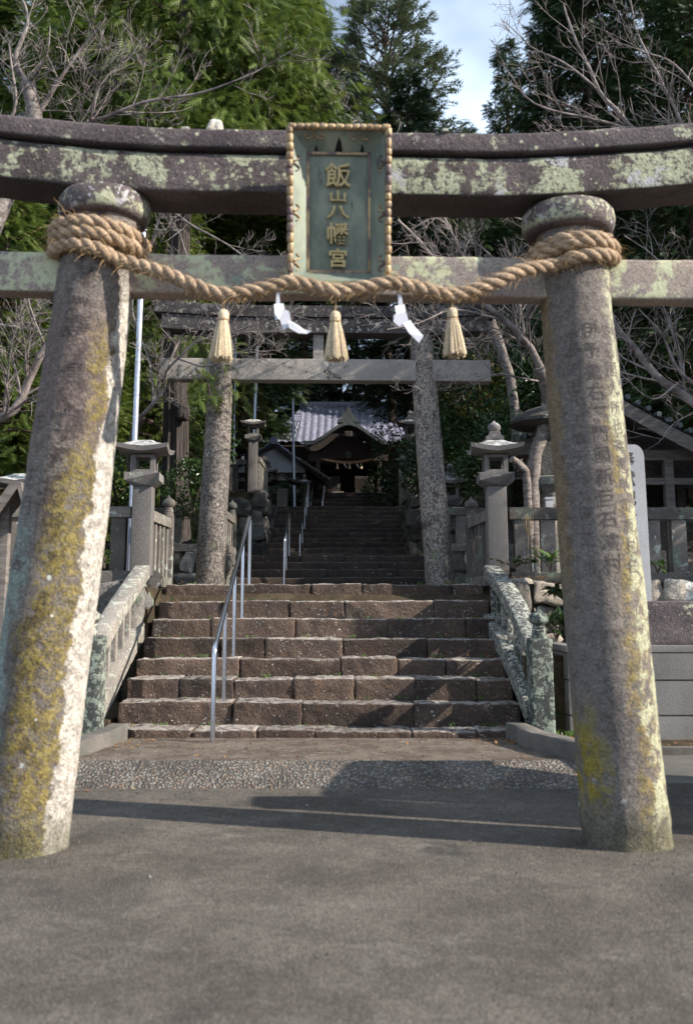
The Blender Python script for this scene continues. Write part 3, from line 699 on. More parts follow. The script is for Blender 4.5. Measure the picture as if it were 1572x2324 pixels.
# ------------------------------------------------------------------ straw rope
def catmull(pts, step=.012):
    pts = [np.array(p, float) for p in pts]; pts = [2 * pts[0] - pts[1]] + pts + [2 * pts[-1] - pts[-2]]; out = []
    for i in range(1, len(pts) - 2):
        p0, p1, p2, p3 = pts[i - 1:i + 3]; n = max(2, int(np.linalg.norm(p2 - p1) / step))
        for k in range(n):
            t = k / n; out.append(.5 * ((2 * p1) + (-p0 + p2) * t + (2 * p0 - 5 * p1 + 4 * p2 - p3) * t * t + (-p0 + 3 * p1 - 3 * p2 + p3) * t ** 3))
    out.append(pts[-2]); return np.array(out)
def twisted_rope(mb, path, r, pitch, seed, n=9, strands=3):
    T = np.gradient(path, axis=0); L = np.linalg.norm(T, axis=1); T /= L[:, None]; s = np.concatenate([[0], np.cumsum(np.linalg.norm(np.diff(path, axis=0), axis=1))])
    u = np.cross(T[0], [0, 0, 1.0]); u /= np.linalg.norm(u); U = []
    for t in T: u = u - t * np.dot(u, t); u = u / np.linalg.norm(u); U.append(u)
    U = np.array(U); W_ = np.cross(T, U)
    for k in range(strands):
        a = 2 * math.pi * (s / pitch + k / strands); c = path + (U * np.cos(a)[:, None] + W_ * np.sin(a)[:, None]) * r * .54
        rad = r * .56 * (1 + .16 * vnoise(c * 16, seed + k)); mb.tube(c, rad, n, .2 + .3 * k)
def wraps(cx, cy, Rw, zs):      # zs: list of (phi degrees, z)
    ph = [a for a, _ in zs]; zz = [b for _, b in zs]; out = []
    for a in np.arange(ph[0], ph[-1] + .1, 20): out.append((cx + Rw * math.sin(R(a)), cy - Rw * math.cos(R(a)), np.interp(a, ph, zz)))
    return out
Lw = wraps(-1.410, 5.25, .252, [(-520, 3.20), (-450, 3.225), (-360, 3.20), (-270, 3.15), (-180, 3.15), (-90, 3.165), (0, 3.14), (50, 3.105), (90, 3.08), (180, 3.07), (270, 3.09), (330, 3.085), (360, 3.06), (400, 3.00)])
mid = [P(x, y, Yy) for x, y, Yy in ((375, 620, 5.02), (440, 648, 5.0), (510, 668, 4.99), (585, 657, 4.99), (655, 641, 4.99), (705, 648, 4.99), (762, 661, 4.99), (828, 652, 5.0), (888, 641, 5.0), (955, 655, 5.02), (1030, 669, 5.04), (1110, 645, 5.06), (1175, 615, 5.09))]
Rw_ = wraps(1.317, 5.37, .238, [(-35, 3.02), (0, 3.055), (60, 3.09), (90, 3.095), (180, 3.10), (270, 3.095), (300, 3.10), (360, 3.135), (430, 3.155), (450, 3.16), (540, 3.15), (630, 3.125), (700, 3.16), (780, 3.17)])
path = catmull([tuple(p) for p in Lw] + [tuple(p) for p in mid] + [tuple(p) for p in Rw_])
rope = thing('straw_rope', 'thick twisted straw rope slung between the pillars of the near gate', 'rope', (0, 5.0, 2.7), group='shrine ropes of twisted straw')
mb = MB(); twisted_rope(mb, path, .038, .21, 3); mb.build('twisted_strands', M_rope, rope, ang=80)
rn = random.Random(8); mb = MB()
for k in range(4600):
    i = rn.randrange(2, len(path) - 2); c = path[i]; d = Vector((rn.gauss(0, 1), rn.gauss(0, .6), rn.gauss(-.25, .8))).normalized(); t = Vector(path[i + 1] - path[i - 1]).normalized() * rn.choice((-1, 1))
    ln = rn.uniform(.015, .06) if rn.random() < .96 else rn.uniform(.06, .15); dr = (d * .75 + t * .7).normalized(); a = Vector(c) + d * .036
    b = a + dr * ln * .55; e = b + (dr + Vector((0, 0, -.5))).normalized() * ln * .5
    mb.tube([a, b, e], [.0014, .0011, .0005], 3, rn.random(), cap=False)
mb.build('loose_straw', M_fuzz, rope)
def tassel(px, y0, y1, Yd, label, seed, lean=0.0):
    top = P(px, y0, Yd); bot = P(px + lean, y1, Yd); t = thing('straw_tassel', label, 'tassel', top, group='straw tassels hanging from the rope'); rn = random.Random(seed)
    H = top.z - bot.z; rb = .029; mb = MB()
    prof = [(rb * .35, 0), (rb * .8, -.008), (rb, -.022), (rb * 1.02, -.045), (rb * .88, -.062)]; mb.lathe(top, prof[::-1], 20); mb.build('knot', M_tas, t)
    mb = MB(); ax = Vector(bot) - Vector(top)
    for k in range(230):
        a = rn.uniform(0, 6.283); q = rn.random() ** .5; r0 = rb * .85 * q; r1 = .064 * q * rn.uniform(.9, 1.05); l = H * rn.uniform(.93, 1.0) * (1 - .03 * q)
        p0 = Vector(top) + Vector((r0 * math.cos(a), r0 * math.sin(a), -.058)); f = (l) / H
        pts = []
        for s_ in (0, .25, .6, 1): 
            rr = r0 + (r1 - r0) * s_ ** .8; pts.append(Vector(top) + ax * (.058 / H + (f - .058 / H) * s_) + Vector((rr * math.cos(a + s_ * .1), rr * math.sin(a + s_ * .1), 0)))
        mb.tube(pts, [.0026, .003, .0033, .003], 4, rn.random())
    mb.build('straw_skirt', M_tas, t, ang=30)
    mb = MB(); mb.tube([Vector(top) + Vector((rb * .98 * math.cos(a), rb * .98 * math.sin(a), -.059)) for a in np.linspace(0, 6.4, 22)], .0035, 5); mb.tube([Vector(top) + Vector((0, 0, -.01)), Vector(top) + Vector((.003, 0, .05)), Vector(top) + Vector((-.002, 0, .085))], .004, 6)
    for q in (-1, 1): mb.tube([Vector(top) + Vector((q * (.005 + .02 * math.sin(a)), -.01, .06 + .02 * math.cos(a) + .005)) for a in np.linspace(.2, 2.9 if q < 0 else 2.2, 8)], .003, 5)
    mb.build('binding_cord', M_fuzz, t)
tassel(507, 702, 822, 4.99, 'straw tassel hanging below the rope, leftmost of three', 1, -7)
tassel(760, 706, 822, 4.99, 'straw tassel hanging under the centre of the green plaque', 2, 2)
tassel(1025, 698, 812, 5.04, 'straw tassel hanging below the rope, rightmost of three', 3, 6)
def streamer(polys, label, Yd):
    t = P(*polys[0][0][:2], Yd); th = thing('paper_streamer', label, 'paper streamer', t, group='white folded paper streamers on the rope')
    for k, pl in enumerate(polys):
        pts = [P(x, y, Yd - .012 * k + (.02 * (i in (1, 2)) if k % 2 else 0)) for i, (x, y) in enumerate(pl)]
        n_ = len(pts); V = [tuple(p) for p in pts] + [tuple(p + Vector((0, .0012, 0))) for p in pts]
        MB().add(V, [tuple(range(n_)), tuple(range(n_, 2 * n_))[::-1]] + [(i, (i + 1) % n_, (i + 1) % n_ + n_, i + n_) for i in range(n_)]).build('paper_fold', M_paper, th, smooth=False)
streamer([[(627, 662), (634, 662), (635, 694), (625, 694)], [(621, 690), (643, 688), (646, 722), (624, 726)], [(641, 700), (655, 706), (662, 738), (642, 748), (634, 724)], [(654, 726), (676, 738), (690, 748), (706, 750), (696, 757), (676, 756), (656, 744)]], 'white paper streamer blown sideways between the left and middle tassels', 4.98)
streamer([[(902, 668), (910, 670), (914, 692), (903, 692)], [(895, 694), (917, 690), (921, 712), (899, 718)], [(893, 714), (920, 706), (928, 732), (906, 742), (892, 730)], [(914, 734), (930, 726), (941, 742), (960, 762), (950, 778), (928, 756)]], 'white paper streamer hanging between the middle and right tassels', 5.0)

# ================================================================== SECOND GATE
t2 = thing('torii_gate', 'second speckled granite gate beyond the first flight of steps', 'torii gate', (-.27, 12.3, 1.39), R(1.6), 'stone gates over the steps')
torii_pillar(t2, (-1.73, 12.25, 1.36), (-1.62, 12.25, 4.72), .182, .152, M_granite, 13, nseg=40)
torii_pillar(t2, (1.195, 12.35, 1.36), (.98, 12.35, 4.72), .182, .152, M_granite, 17, nseg=40)
A2 = np.array(WM[t2.name]); w2 = lambda V: V @ A2[:3, :3].T + A2[:3, 3]
MB().rbox((.0, 0, 2.80), (4.32, .20, .29), r=.012, seg=.08, amp=.004, seed=5).warp(w2).build('tie_beam', M_greybeam, t2)
def f2(V): V = V.copy(); V[:, 2] += .05 * np.clip((np.abs(V[:, 0]) - .9) / 1.2, 0, 2) ** 1.6; return w2(V)
MB().rbox((0, 0, 3.38), (4.30, .30, .20), r=.015, seg=.08, amp=.006, seed=7, lump=.005).warp(f2).build('lower_lintel', M_purple, t2)
MB().rbox((0, 0, 3.565), (4.5, .36, .16), r=.02, seg=.08, amp=.008, seed=8, lump=.008).warp(f2).build('top_lintel', M_purple, t2)
MB().rbox((-.10, 0, 3.11), (.14, .14, .36), r=.01, seg=.06, amp=.003).warp(w2).build('centre_strut', M_greybeam, t2)

# ================================================================== CURBS, BALUSTRADES
def path_block(name, pts, wd, hts, mat, label, cat, seed=0, group=None):
    """a low stone run along pts [(x, y, ztop)], width wd, bottom at hts"""
    pts = catmull([tuple(p) for p in pts], .05); T = np.gradient(pts, axis=0); T[:, 2] = 0; T /= np.linalg.norm(T, axis=1, keepdims=True); nrm = np.cross(T, [0, 0, 1.0])
    prof = [(-.5, 1), (-.5, .0), (-.42, -.04), (0, -.05), (.42, -.04), (.5, .0), (.5, 1)]; G = []
    for p, n_ in zip(pts, nrm): G.append([(p[0] + n_[0] * a * wd, p[1] + n_[1] * a * wd, p[2] + .05 * .04 - (0 if b < .5 else 0) + (-.0 if b < .5 else -(p[2] - hts)) + (-b * .0) - (.015 if b == 0 else 0)) for a, b in prof])
    G = np.array(G); q = G.reshape(-1, 3); q += (fbm(q, 7, seed, 3) * .009)[:, None]
    mb = MB(); mb.grid(G); n = len(prof); mb.add([G[0][k] for k in range(n)], [tuple(range(n))]); mb.add([G[-1][k] for k in range(n)], [tuple(range(n))[::-1]])
    return tag(mb.build(name, mat, origin=tuple(pts[0] * [1, 1, 0]), ang=50), label, cat, group)
path_block('stone_curb', [(-1.95, 8.52, .13), (-1.99, 8.1, .12), (-2.10, 7.5, .10), (-2.16, 7.30, .06)], .15, -.1, M_curb, 'short stone curb at the left foot of the steps', 'curb', 2)
path_block('stone_curb', [(1.44, 8.50, .15), (1.52, 8.05, .13), (1.68, 7.55, .13), (1.80, 7.30, .10), (1.86, 7.0, .0), (1.87, 6.82, -.08)], .16, -.2, M_curb, 'long stone curb curving down to the road behind the right gate pillar', 'curb', 5)

def giboshi(mb, c, s=1.0, n=20):
    """onion finial with ringed neck, base centre c"""
    prof = [(.072, 0), (.074, .02), (.064, .035), (.066, .05), (.060, .06), (.064, .075), (.056, .088), (.060, .105), (.050, .115), (.052, .125), (.078, .145), (.088, .175), (.082, .205), (.058, .228), (.03, .245), (.012, .268), (.004, .285)]
    return mb.lathe(c, [(r * s, z * s) for r, z in prof], n)
def balustrade(X, sgn, label, ytop, seed):
    t = thing('stone_balustrade', label, 'balustrade', (X, 8.6, 0), group='sloping stone balustrades beside the steps')
    ys = np.linspace(8.62, ytop, 30); u = (ys - 8.62) / (ytop - 8.62)
    zt = .835 + (1.585 - .835) * u + (.075 * np.sin(np.pi * u) if sgn > 0 else .02 * np.sin(np.pi * u))
    xs = X + (0.05 * np.sin(np.pi * u) * 0) + (-.05 * u if sgn > 0 else -.05 * u)
    def strip(z0, z1, wd, name, sd, mat=None):
        mat = M_rail if sgn > 0 else M_railL
        prof = [(-.5, z0), (-.5, z1 - .012), (-.40, z1), (.40, z1), (.5, z1 - .012), (.5, z0), (.4, z0 - .005), (-.4, z0 - .005)]
        G = [[(xs[i] + a * wd, ys[i], zt[i] + b) for a, b in prof + prof[:1]] for i in range(len(ys))]; G = np.array(G); q = G.reshape(-1, 3); q[:, 2] += .006 * fbm(q * [.2, 1, .2], 3, sd, 2); q[:, 0] += .004 * fbm(q, 8, sd + 3, 2)
        mb = MB(); mb.grid(G); mb.add([tuple(v) for v in G[0][:-1]], [tuple(range(8))]); mb.add([tuple(v) for v in G[-1][:-1]], [tuple(range(8))[::-1]]); mb.build(name, mat, t, ang=45)
    strip(-.135, 0, .175, 'rail', seed); strip(-.70, -.53, .21, 'stringer', seed + 1)
    nb = 7
    for k in range(nb):
        y = 8.62 + (ytop - 8.62) * (k + .75) / nb; z1 = np.interp(y, ys, zt) - .12; z0 = z1 - .47; x = float(np.interp(y, ys, xs))
        MB().rbox((x, y, (z0 + z1) / 2), (.055, .09, z1 - z0), r=.012, seg=.05, amp=.006, seed=seed + k).build('baluster', M_rail if sgn > 0 else M_railL, t)
    if sgn > 0:
        MB().rbox((1.672, 8.50, .39), (.195, .195, .92), r=.016, seg=.04, amp=.007, seed=3, taper=.98).build('end_post', M_post, t)
        p = MB(); giboshi(p, (1.672, 8.50, .845), .98, 28); p.warp(lambda V: V + (fbm(V, 20, 3) * .003)[:, None]).build('finial', M_post, t)
    else:
        MB().rbox((-2.205, 8.50, .40), (.22, .20, .95), r=.02, seg=.04, amp=.008, seed=5, taper=.98).build('end_post', M_post, t)
        p = MB(); giboshi(p, (-2.225, 8.50, .86), .98, 28); p.build('finial', M_rail, t)
    return t
balustrade(-2.22, -1, 'pale lichened balustrade left of the steps behind the left gate pillar', 10.75, 3)
balustrade(1.66, 1, 'darker speckled balustrade right of the steps with an onion topped post', 10.75, 9)

# ================================================================== RUBBLE WALLS
def rubble(name, label, A, B, z0, z1, sz, mat, seed, facing=None, depth=.30, n_extra=None, fill=M_gap):
    A = Vector((*A, 0)); B = Vector((*B, 0)); d = (B - A); L = d.length; d.normalize(); nrm = Vector((d.y, -d.x, 0)); rnd = random.Random(seed)
    t = thing(name, label, 'stone wall', (A.x, A.y, z0)); mb = MB(); rows = max(1, int(round((z1 - z0) / sz))); rh = (z1 - z0) / rows; M = Matrix((d, -nrm, Vector((0, 0, 1)))).transposed()
    for r in range(rows):
        x = -rnd.random() * .15
        while x < L:
            wd = rnd.uniform(.75, 1.5) * sz; hh = rh * rnd.uniform(.85, 1.2); c = A + d * (x + wd / 2) + Vector((0, 0, z0 + rh * (r + .5) + rnd.uniform(-.1, .1) * rh)) - nrm * (depth * .4) + nrm * rnd.uniform(-.03, .04)
            if x + wd / 2 > L + .02: break
            rot = M @ Euler((rnd.uniform(-.2, .2), rnd.uniform(-.35, .35), rnd.uniform(-.2, .2))).to_matrix()
            mb.rbox(c, (wd * .98, depth, hh * .98), r=min(wd, hh) * .17, seg=sz * .12, amp=.016, sc=11, seed=rnd.randrange(99), rot=rot, lump=.042 * sz / .3, lsc=3.2 / sz * .6, tint=rnd.random(), taper=rnd.uniform(.8, 1.15))
            x += wd * .97
    mb.build('stones', mat, t, ang=75)
    c = (A + B) / 2 - nrm * (depth * .75); f = MB(); f.box((c.x, c.y, (z0 + z1) / 2 - .02), (L, depth * .5, z1 - z0), rot=M); f.build('mortar_core', fill, t, smooth=False)
    return t
rubble('rubble_wall', 'sunlit wall of big pale rubble stones right of the steps', (1.80, 10.42), (5.2, 10.42), .55, 1.42, .31, M_rubble, 4)
rubble('rubble_wall', 'end of the rubble wall facing the steps on their right side', (1.70, 11.2), (1.70, 9.95), .75, 1.38, .27, M_rubble, 8, depth=.22)
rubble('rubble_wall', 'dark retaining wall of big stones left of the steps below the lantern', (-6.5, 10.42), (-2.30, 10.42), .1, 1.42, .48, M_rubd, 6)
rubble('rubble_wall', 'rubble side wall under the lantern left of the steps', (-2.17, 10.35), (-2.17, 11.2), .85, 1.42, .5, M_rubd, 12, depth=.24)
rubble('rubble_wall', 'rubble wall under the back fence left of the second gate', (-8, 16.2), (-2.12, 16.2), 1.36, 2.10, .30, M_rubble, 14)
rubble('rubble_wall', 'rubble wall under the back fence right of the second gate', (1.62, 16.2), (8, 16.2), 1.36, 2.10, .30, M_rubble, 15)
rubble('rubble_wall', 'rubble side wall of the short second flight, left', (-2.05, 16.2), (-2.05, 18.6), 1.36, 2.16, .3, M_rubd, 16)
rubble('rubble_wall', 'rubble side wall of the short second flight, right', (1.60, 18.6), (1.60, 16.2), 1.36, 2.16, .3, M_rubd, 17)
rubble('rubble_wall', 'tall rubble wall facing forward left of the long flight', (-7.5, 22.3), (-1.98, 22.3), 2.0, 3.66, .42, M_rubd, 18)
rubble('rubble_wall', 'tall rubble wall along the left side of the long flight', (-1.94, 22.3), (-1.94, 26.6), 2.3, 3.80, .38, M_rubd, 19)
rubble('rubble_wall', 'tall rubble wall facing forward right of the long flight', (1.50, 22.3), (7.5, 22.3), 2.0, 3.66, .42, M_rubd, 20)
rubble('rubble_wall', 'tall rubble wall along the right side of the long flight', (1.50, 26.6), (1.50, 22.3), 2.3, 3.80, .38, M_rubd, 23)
for sx, x0, lab in ((-1, -2.3, 'left'), (1, 1.62, 'right')):
    pass

# concrete block wall
bw = thing('block_wall', 'low grey concrete block wall behind the right gate pillar', 'block wall', (1.93, 8.6, 0)); mb = MB()
for k, (z0, z1) in enumerate(((-.02, .185), (.19, .485), (.49, .725))):
    x = 1.93; i = 0
    while x < 6.5:
        wd = 1.9; mb.rbox((x + wd / 2, 8.68, (z0 + z1) / 2), (wd - .004, .15, z1 - z0 - .006), r=.010, seg=.2, amp=.002, tint=random.Random(k * 50 + i).random()); x += wd; i += 1
    for y in (8.98, 9.57, 10.16): mb.rbox((2.005, y - .0, (z0 + z1) / 2), (.15, .58, z1 - z0 - .004), r=.006, seg=.2, amp=.001, tint=.5)
mb.build('blocks', M_block, bw)
mb = MB(); mb.box((4.3, 8.684, .35), (4.7, .134, .72)); mb.box((2.007, 9.5, .35), (.134, 1.5, .72)); mb.build('mortar', M_curb, bw, smooth=False)
mb = MB(); mb.rbox((4.2, 8.68, .757), (4.56, .16, .06), r=.01, seg=.3, amp=.001, tint=.95); mb.rbox((2.005, 9.5, .757), (.16, 1.5, .06), r=.01, seg=.3, amp=.001, tint=.6); mb.build('coping', M_block, bw)

# ================================================================== LANTERNS
def lantern(loc, label, parent_s=1.0, finial=True, post_h=.85, rz=0.0, seed=0, group='stone lanterns on square posts', tilt=0, mat=M_lantern, pmat=M_pillarst, pw_=.225):
    x, y, z = loc; t = thing('stone_lantern', label, 'stone lantern', loc, rz, group); M = np.array(WM[t.name]); s = parent_s
    def W_(V): return V * s @ M[:3, :3].T + M[:3, 3]
    ph = post_h
    mb = MB(); mb.rbox((0, 0, ph / 2 - .04), (pw_ * 1.02, pw_ * 1.02, ph + .08), r=.012, seg=.07, amp=.003, seed=seed, taper=.96); mb.warp(W_).build('post', pmat, t)
    mb = MB(); mb.prism([(-.115, 0), (.115, 0), (.195, .055), (.195, .145), (-.195, .145), (-.195, .055)], -.195, .195)
    V = mb.v[0]; k = V[:, 2] < .01; V[k, 1] *= .59; V[:, 2] += ph + .002; mb.warp(lambda V: V + (fbm(V, 12, seed) * .003)[:, None]).warp(W_).build('platform', mat, t, ang=30)
    fb = thing  # fire box: four corner posts and two rims
    z0 = ph + .148; mb = MB()
    for a in (-1, 1):
        for b in (-1, 1): mb.box((a * .107, b * .107, z0 + .105), (.052, .052, .21))
    mb.box((0, -.107, z0 + .02), (.17, .05, .04)); mb.box((0, .107, z0 + .02), (.17, .05, .04)); mb.box((-.107, 0, z0 + .02), (.05, .17, .04)); mb.box((.107, 0, z0 + .02), (.05, .17, .04))
    mb.box((0, -.107, z0 + .195), (.17, .05, .03)); mb.box((0, .107, z0 + .195), (.17, .05, .03)); mb.box((-.107, 0, z0 + .195), (.05, .17, .03)); mb.box((.107, 0, z0 + .195), (.05, .17, .03))
    mb.warp(W_).build('fire_box', pmat, t, ang=30)
    z1 = z0 + .212; n = 14; G = []     # roof with upturned corners
    def roofpt(u, v, top):
        m = max(abs(u), abs(v)); c = (abs(u) * abs(v)) ** 1.5
        if top: 
            h = .055 + .150 * (1 - m) ** 1.12 + .040 * c * (m ** 3)
            if m < .36: h = min(h, .055 + .150 * (1 - .36) ** 1.12 + .006)
            return (u * .285 * (1 + .06 * c), v * .285 * (1 + .06 * c), z1 + h + .02)
        return (u * .275 * (1 + .05 * c), v * .275 * (1 + .05 * c), z1 + .0 + .045 * c + (.02 * m))
    lin = np.linspace(-1, 1, 2 * n + 1); Gt = np.array([[roofpt(u, v, True) for u in lin] for v in lin]); Gb = np.array([[roofpt(u, v, False) for u in lin] for v in lin])
    mb = MB(); q = Gt.reshape(-1, 3); q[:, 2] += .006 * fbm(q, 14, seed + 2); mb.grid(Gt); mb.grid(Gb, flip=True)
    for e in (lambda G: G[0], lambda G: G[-1], lambda G: G[:, 0], lambda G: G[:, -1]): mb.grid(np.array([e(Gb), e(Gt)]))
    mb.warp(W_).build('roof', mat, t, ang=50)
    if finial:
        z2 = z1 + .02 + .055 + .150 * (.64) ** 1.12
        mb = MB(); mb.prism([(-.10, 0), (-.045, 0), (-.04, .022), (.04, .022), (.045, 0), (.10, 0), (.10, .05), (.07, .065), (.055, .11), (-.055, .11), (-.07, .065), (-.10, .05)], -.08, .08); mb.v[0][:, 2] += z2 + .001; mb.warp(W_).build('finial_base', mat, t, ang=30)
        mb = MB(); mb.lathe((0, 0, z2 + .112), [(.035, 0), (.06, .012), (.076, .045), (.074, .07), (.05, .095), (.02, .115), (.004, .135)], 18); mb.warp(W_).build('finial', mat, t)
    else:
        z2 = z1 + .02 + .055 + .150 * (.64) ** 1.12
    return t
lantern((-2.31, 10.9, 1.55), 'finial-less lantern on a brown square post left of the steps', finial=False, post_h=.93, rz=R(3), seed=1)
lantern((1.70, 10.9, 1.55), 'lantern with an onion finial on a square post right of the steps', post_h=.93, rz=R(-2), seed=2)
lantern((-2.22, 22.55, 3.72), 'lantern without a finial on the tall rubble wall left of the long flight', finial=False, post_h=1.32, seed=3, rz=R(4))
lantern((1.52, 22.55, 3.72), 'lantern with a small finial on the tall rubble wall right of the long flight', post_h=1.32, seed=4)
lantern((-2.42, 29.4, 3.8), 'far lantern seen below the white gable left of the long flight', post_h=1.0, seed=5, parent_s=1.05)
lantern((-1.40, 31.7, 4.2), 'small far lantern at the left foot of the top flight', post_h=.95, seed=6, parent_s=.78)
lantern((1.36, 31.7, 4.2), 'small far lantern in dark leaves at the right of the top flight', post_h=.95, seed=7, parent_s=.78)
lantern((2.17, 20.0, 2.08), 'tall shaded lantern behind the right pillar of the second gate', post_h=.95, seed=8, parent_s=1.2)
lantern((2.12, 18.2, 2.08), 'low lantern with a pale roof beside the right pillar of the second gate', finial=False, post_h=.45, seed=9, parent_s=.95)
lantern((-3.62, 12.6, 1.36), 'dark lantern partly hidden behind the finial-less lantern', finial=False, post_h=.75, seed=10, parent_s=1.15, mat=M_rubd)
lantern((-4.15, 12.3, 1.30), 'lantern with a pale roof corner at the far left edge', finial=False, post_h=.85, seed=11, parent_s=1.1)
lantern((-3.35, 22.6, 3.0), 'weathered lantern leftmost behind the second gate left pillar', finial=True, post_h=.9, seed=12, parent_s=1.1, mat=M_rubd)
# big round capped lantern
rl = thing('round_lantern', 'large round capped stone lantern behind the right gate pillar', 'stone lantern', (2.80, 13.2, 1.36))
c = (2.80, 13.2, 1.36)
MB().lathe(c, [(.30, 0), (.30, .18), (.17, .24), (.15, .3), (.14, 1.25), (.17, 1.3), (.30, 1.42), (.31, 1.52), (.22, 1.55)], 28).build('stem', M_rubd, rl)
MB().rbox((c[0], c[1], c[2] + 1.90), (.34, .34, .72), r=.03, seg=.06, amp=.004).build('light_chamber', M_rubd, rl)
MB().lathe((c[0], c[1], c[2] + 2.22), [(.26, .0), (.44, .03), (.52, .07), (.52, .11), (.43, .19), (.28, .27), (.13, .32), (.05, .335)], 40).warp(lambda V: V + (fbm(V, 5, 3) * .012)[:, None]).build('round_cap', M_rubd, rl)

# ================================================================== FENCES
def fence(label, A, B, zb, zt, beam_h=.13, n=None, bw_=.15, dep=.13, seed=0, mat=M_fence, base=True, gap=.11):
    A = Vector((*A, 0)); B = Vector((*B, 0)); d = B - A; L = d.length; d.normalize(); Mr = Matrix((d, Vector((-d.y, d.x, 0)), Vector((0, 0, 1)))).transposed(); rnd = random.Random(seed)
    t = thing('stone_fence', label, 'stone fence', (A.x, A.y, zb), 0, 'low stone fences')
    c = (A + B) / 2; MB().rbox((c.x, c.y, zt - beam_h / 2), (L, dep + .03, beam_h), r=.015, seg=.08, amp=.006, seed=seed, rot=Mr, lump=.004).build('beam', mat, t)
    if base: MB().rbox((c.x, c.y, zb + .045), (L, dep + .08, .13), r=.015, seg=.08, amp=.006, seed=seed + 1, rot=Mr).build('base', mat, t)
    n = n or max(2, int(L / (bw_ + gap)))
    for k in range(n):
        p = A + d * (L * (k + .5) / n); MB().rbox((p.x, p.y, (zb + .1 + zt - beam_h) / 2), (bw_, dep * .8, zt - beam_h - zb - .09), r=.01, seg=.07, amp=.005, seed=seed + k, rot=Mr, tint=rnd.random()).build('baluster', mat, t)
    return t
fence('sunlit fence left of the finial-less lantern, above the dark retaining wall', (-5.4, 10.95), (-2.44, 10.95), 1.42, 2.26, seed=1, bw_=.17, gap=.12)
fence('fence right of the onion finial lantern, above the pale rubble', (1.84, 10.95), (5.4, 10.95), 1.40, 2.25, beam_h=.145, seed=2, bw_=.17, gap=.11)
def finial_post(x, y, z0, ztip, label, w_=.13, mat=M_fence):
    t = thing('finial_post', label, 'stone post', (x, y, z0), group='stone posts with onion finials'); s = .92 * w_ / .16 * 1.18; hp = ztip - .285 * s - z0
    MB().rbox((x, y, z0 + hp / 2), (w_, w_, hp), r=.02, seg=.06, amp=.003, seed=int(x * 10)).build('shaft', mat, t); p = MB(); giboshi(p, (x, y, z0 + hp - .005), s, 20); p.build('finial', mat, t)
    return t
fence('side fence running back from the finial-less lantern to its onion topped post', (-2.30, 11.06), (-2.27, 12.12), 1.38, 2.235, seed=3, bw_=.10, n=5, dep=.12)
fence('side fence running back from the right lantern to its onion topped post', (1.67, 11.06), (1.60, 12.12), 1.38, 2.235, seed=4, bw_=.10, n=5, dep=.12)
finial_post(-2.262, 12.2, 1.38, 2.545, 'onion topped post left of the second gate left pillar', .145)
finial_post(1.585, 12.2, 1.38, 2.53, 'onion topped post right of the second gate right pillar', .145)
fence('shaded back fence left of the second gate before the cedar', (-7.5, 16.25), (-2.16, 16.25), 2.08, 2.80, seed=5, bw_=.2, gap=.28)
fence('shaded back fence right of the second gate', (1.70, 16.25), (7.5, 16.25), 2.08, 2.80, seed=6, bw_=.2, gap=.28)
fence('short side fence beside the second flight, left', (-2.1, 16.4), (-2.1, 17.5), 2.08, 2.76, seed=7, n=4)
fence('short side fence beside the second flight, right', (1.66, 16.4), (1.66, 17.5), 2.08, 2.76, seed=8, n=4)
finial_post(-2.1, 17.6, 2.0, 3.10, 'onion topped post just right of the second gate left pillar', .17, M_rubd)
finial_post(1.66, 17.6, 2.0, 3.10, 'onion topped post hidden beside the second gate right pillar', .17, M_rubd)
fence('side fence on the tall wall, left of the long flight', (-2.14, 22.75), (-2.10, 24.0), 3.70, 4.72, seed=9, n=5)
fence('side fence on the tall wall, right of the long flight', (1.50, 22.75), (1.45, 24.0), 3.70, 4.72, seed=10, n=5)
finial_post(-2.09, 24.1, 3.6, 4.98, 'onion topped post on the tall left wall by the long flight', .2)
finial_post(1.42, 24.1, 3.6, 5.0, 'onion topped post on the tall right wall by the long flight', .2)
fence('fence on the tall rubble wall left of its lantern', (-7.0, 22.6), (-2.35, 22.6), 3.72, 4.62, seed=11, bw_=.25, gap=.4, mat=M_rubd)
fence('fence on the tall rubble wall right of its lantern', (1.66, 22.6), (7.0, 22.6), 3.72, 4.62, seed=12, bw_=.25, gap=.4, mat=M_rubd)
fence('far fence under the white gable left of the top flight', (-5.5, 31.5), (-1.55, 31.5), 4.9, 5.40, seed=13, bw_=.2, gap=.25, beam_h=.12)
for sx, x, lab in ((-1, -1.30, 'left'), (1, 1.34, 'right')):
    t = thing('stone_balustrade', 'far thick stone rail beside the top flight, %s' % lab, 'balustrade', (x, 31.5, 3.95), group='sloping stone balustrades beside the steps')
    MB().prism([(31.35, 3.9), (31.35, 4.40), (31.5, 4.62), (34.0, 5.60), (34.0, 5.2), (31.8, 3.9)], x - .12, x + .12, 'x').warp(lambda V: V + (fbm(V, 6, 2) * .02)[:, None]).build('rail', M_rail, t, smooth=False)

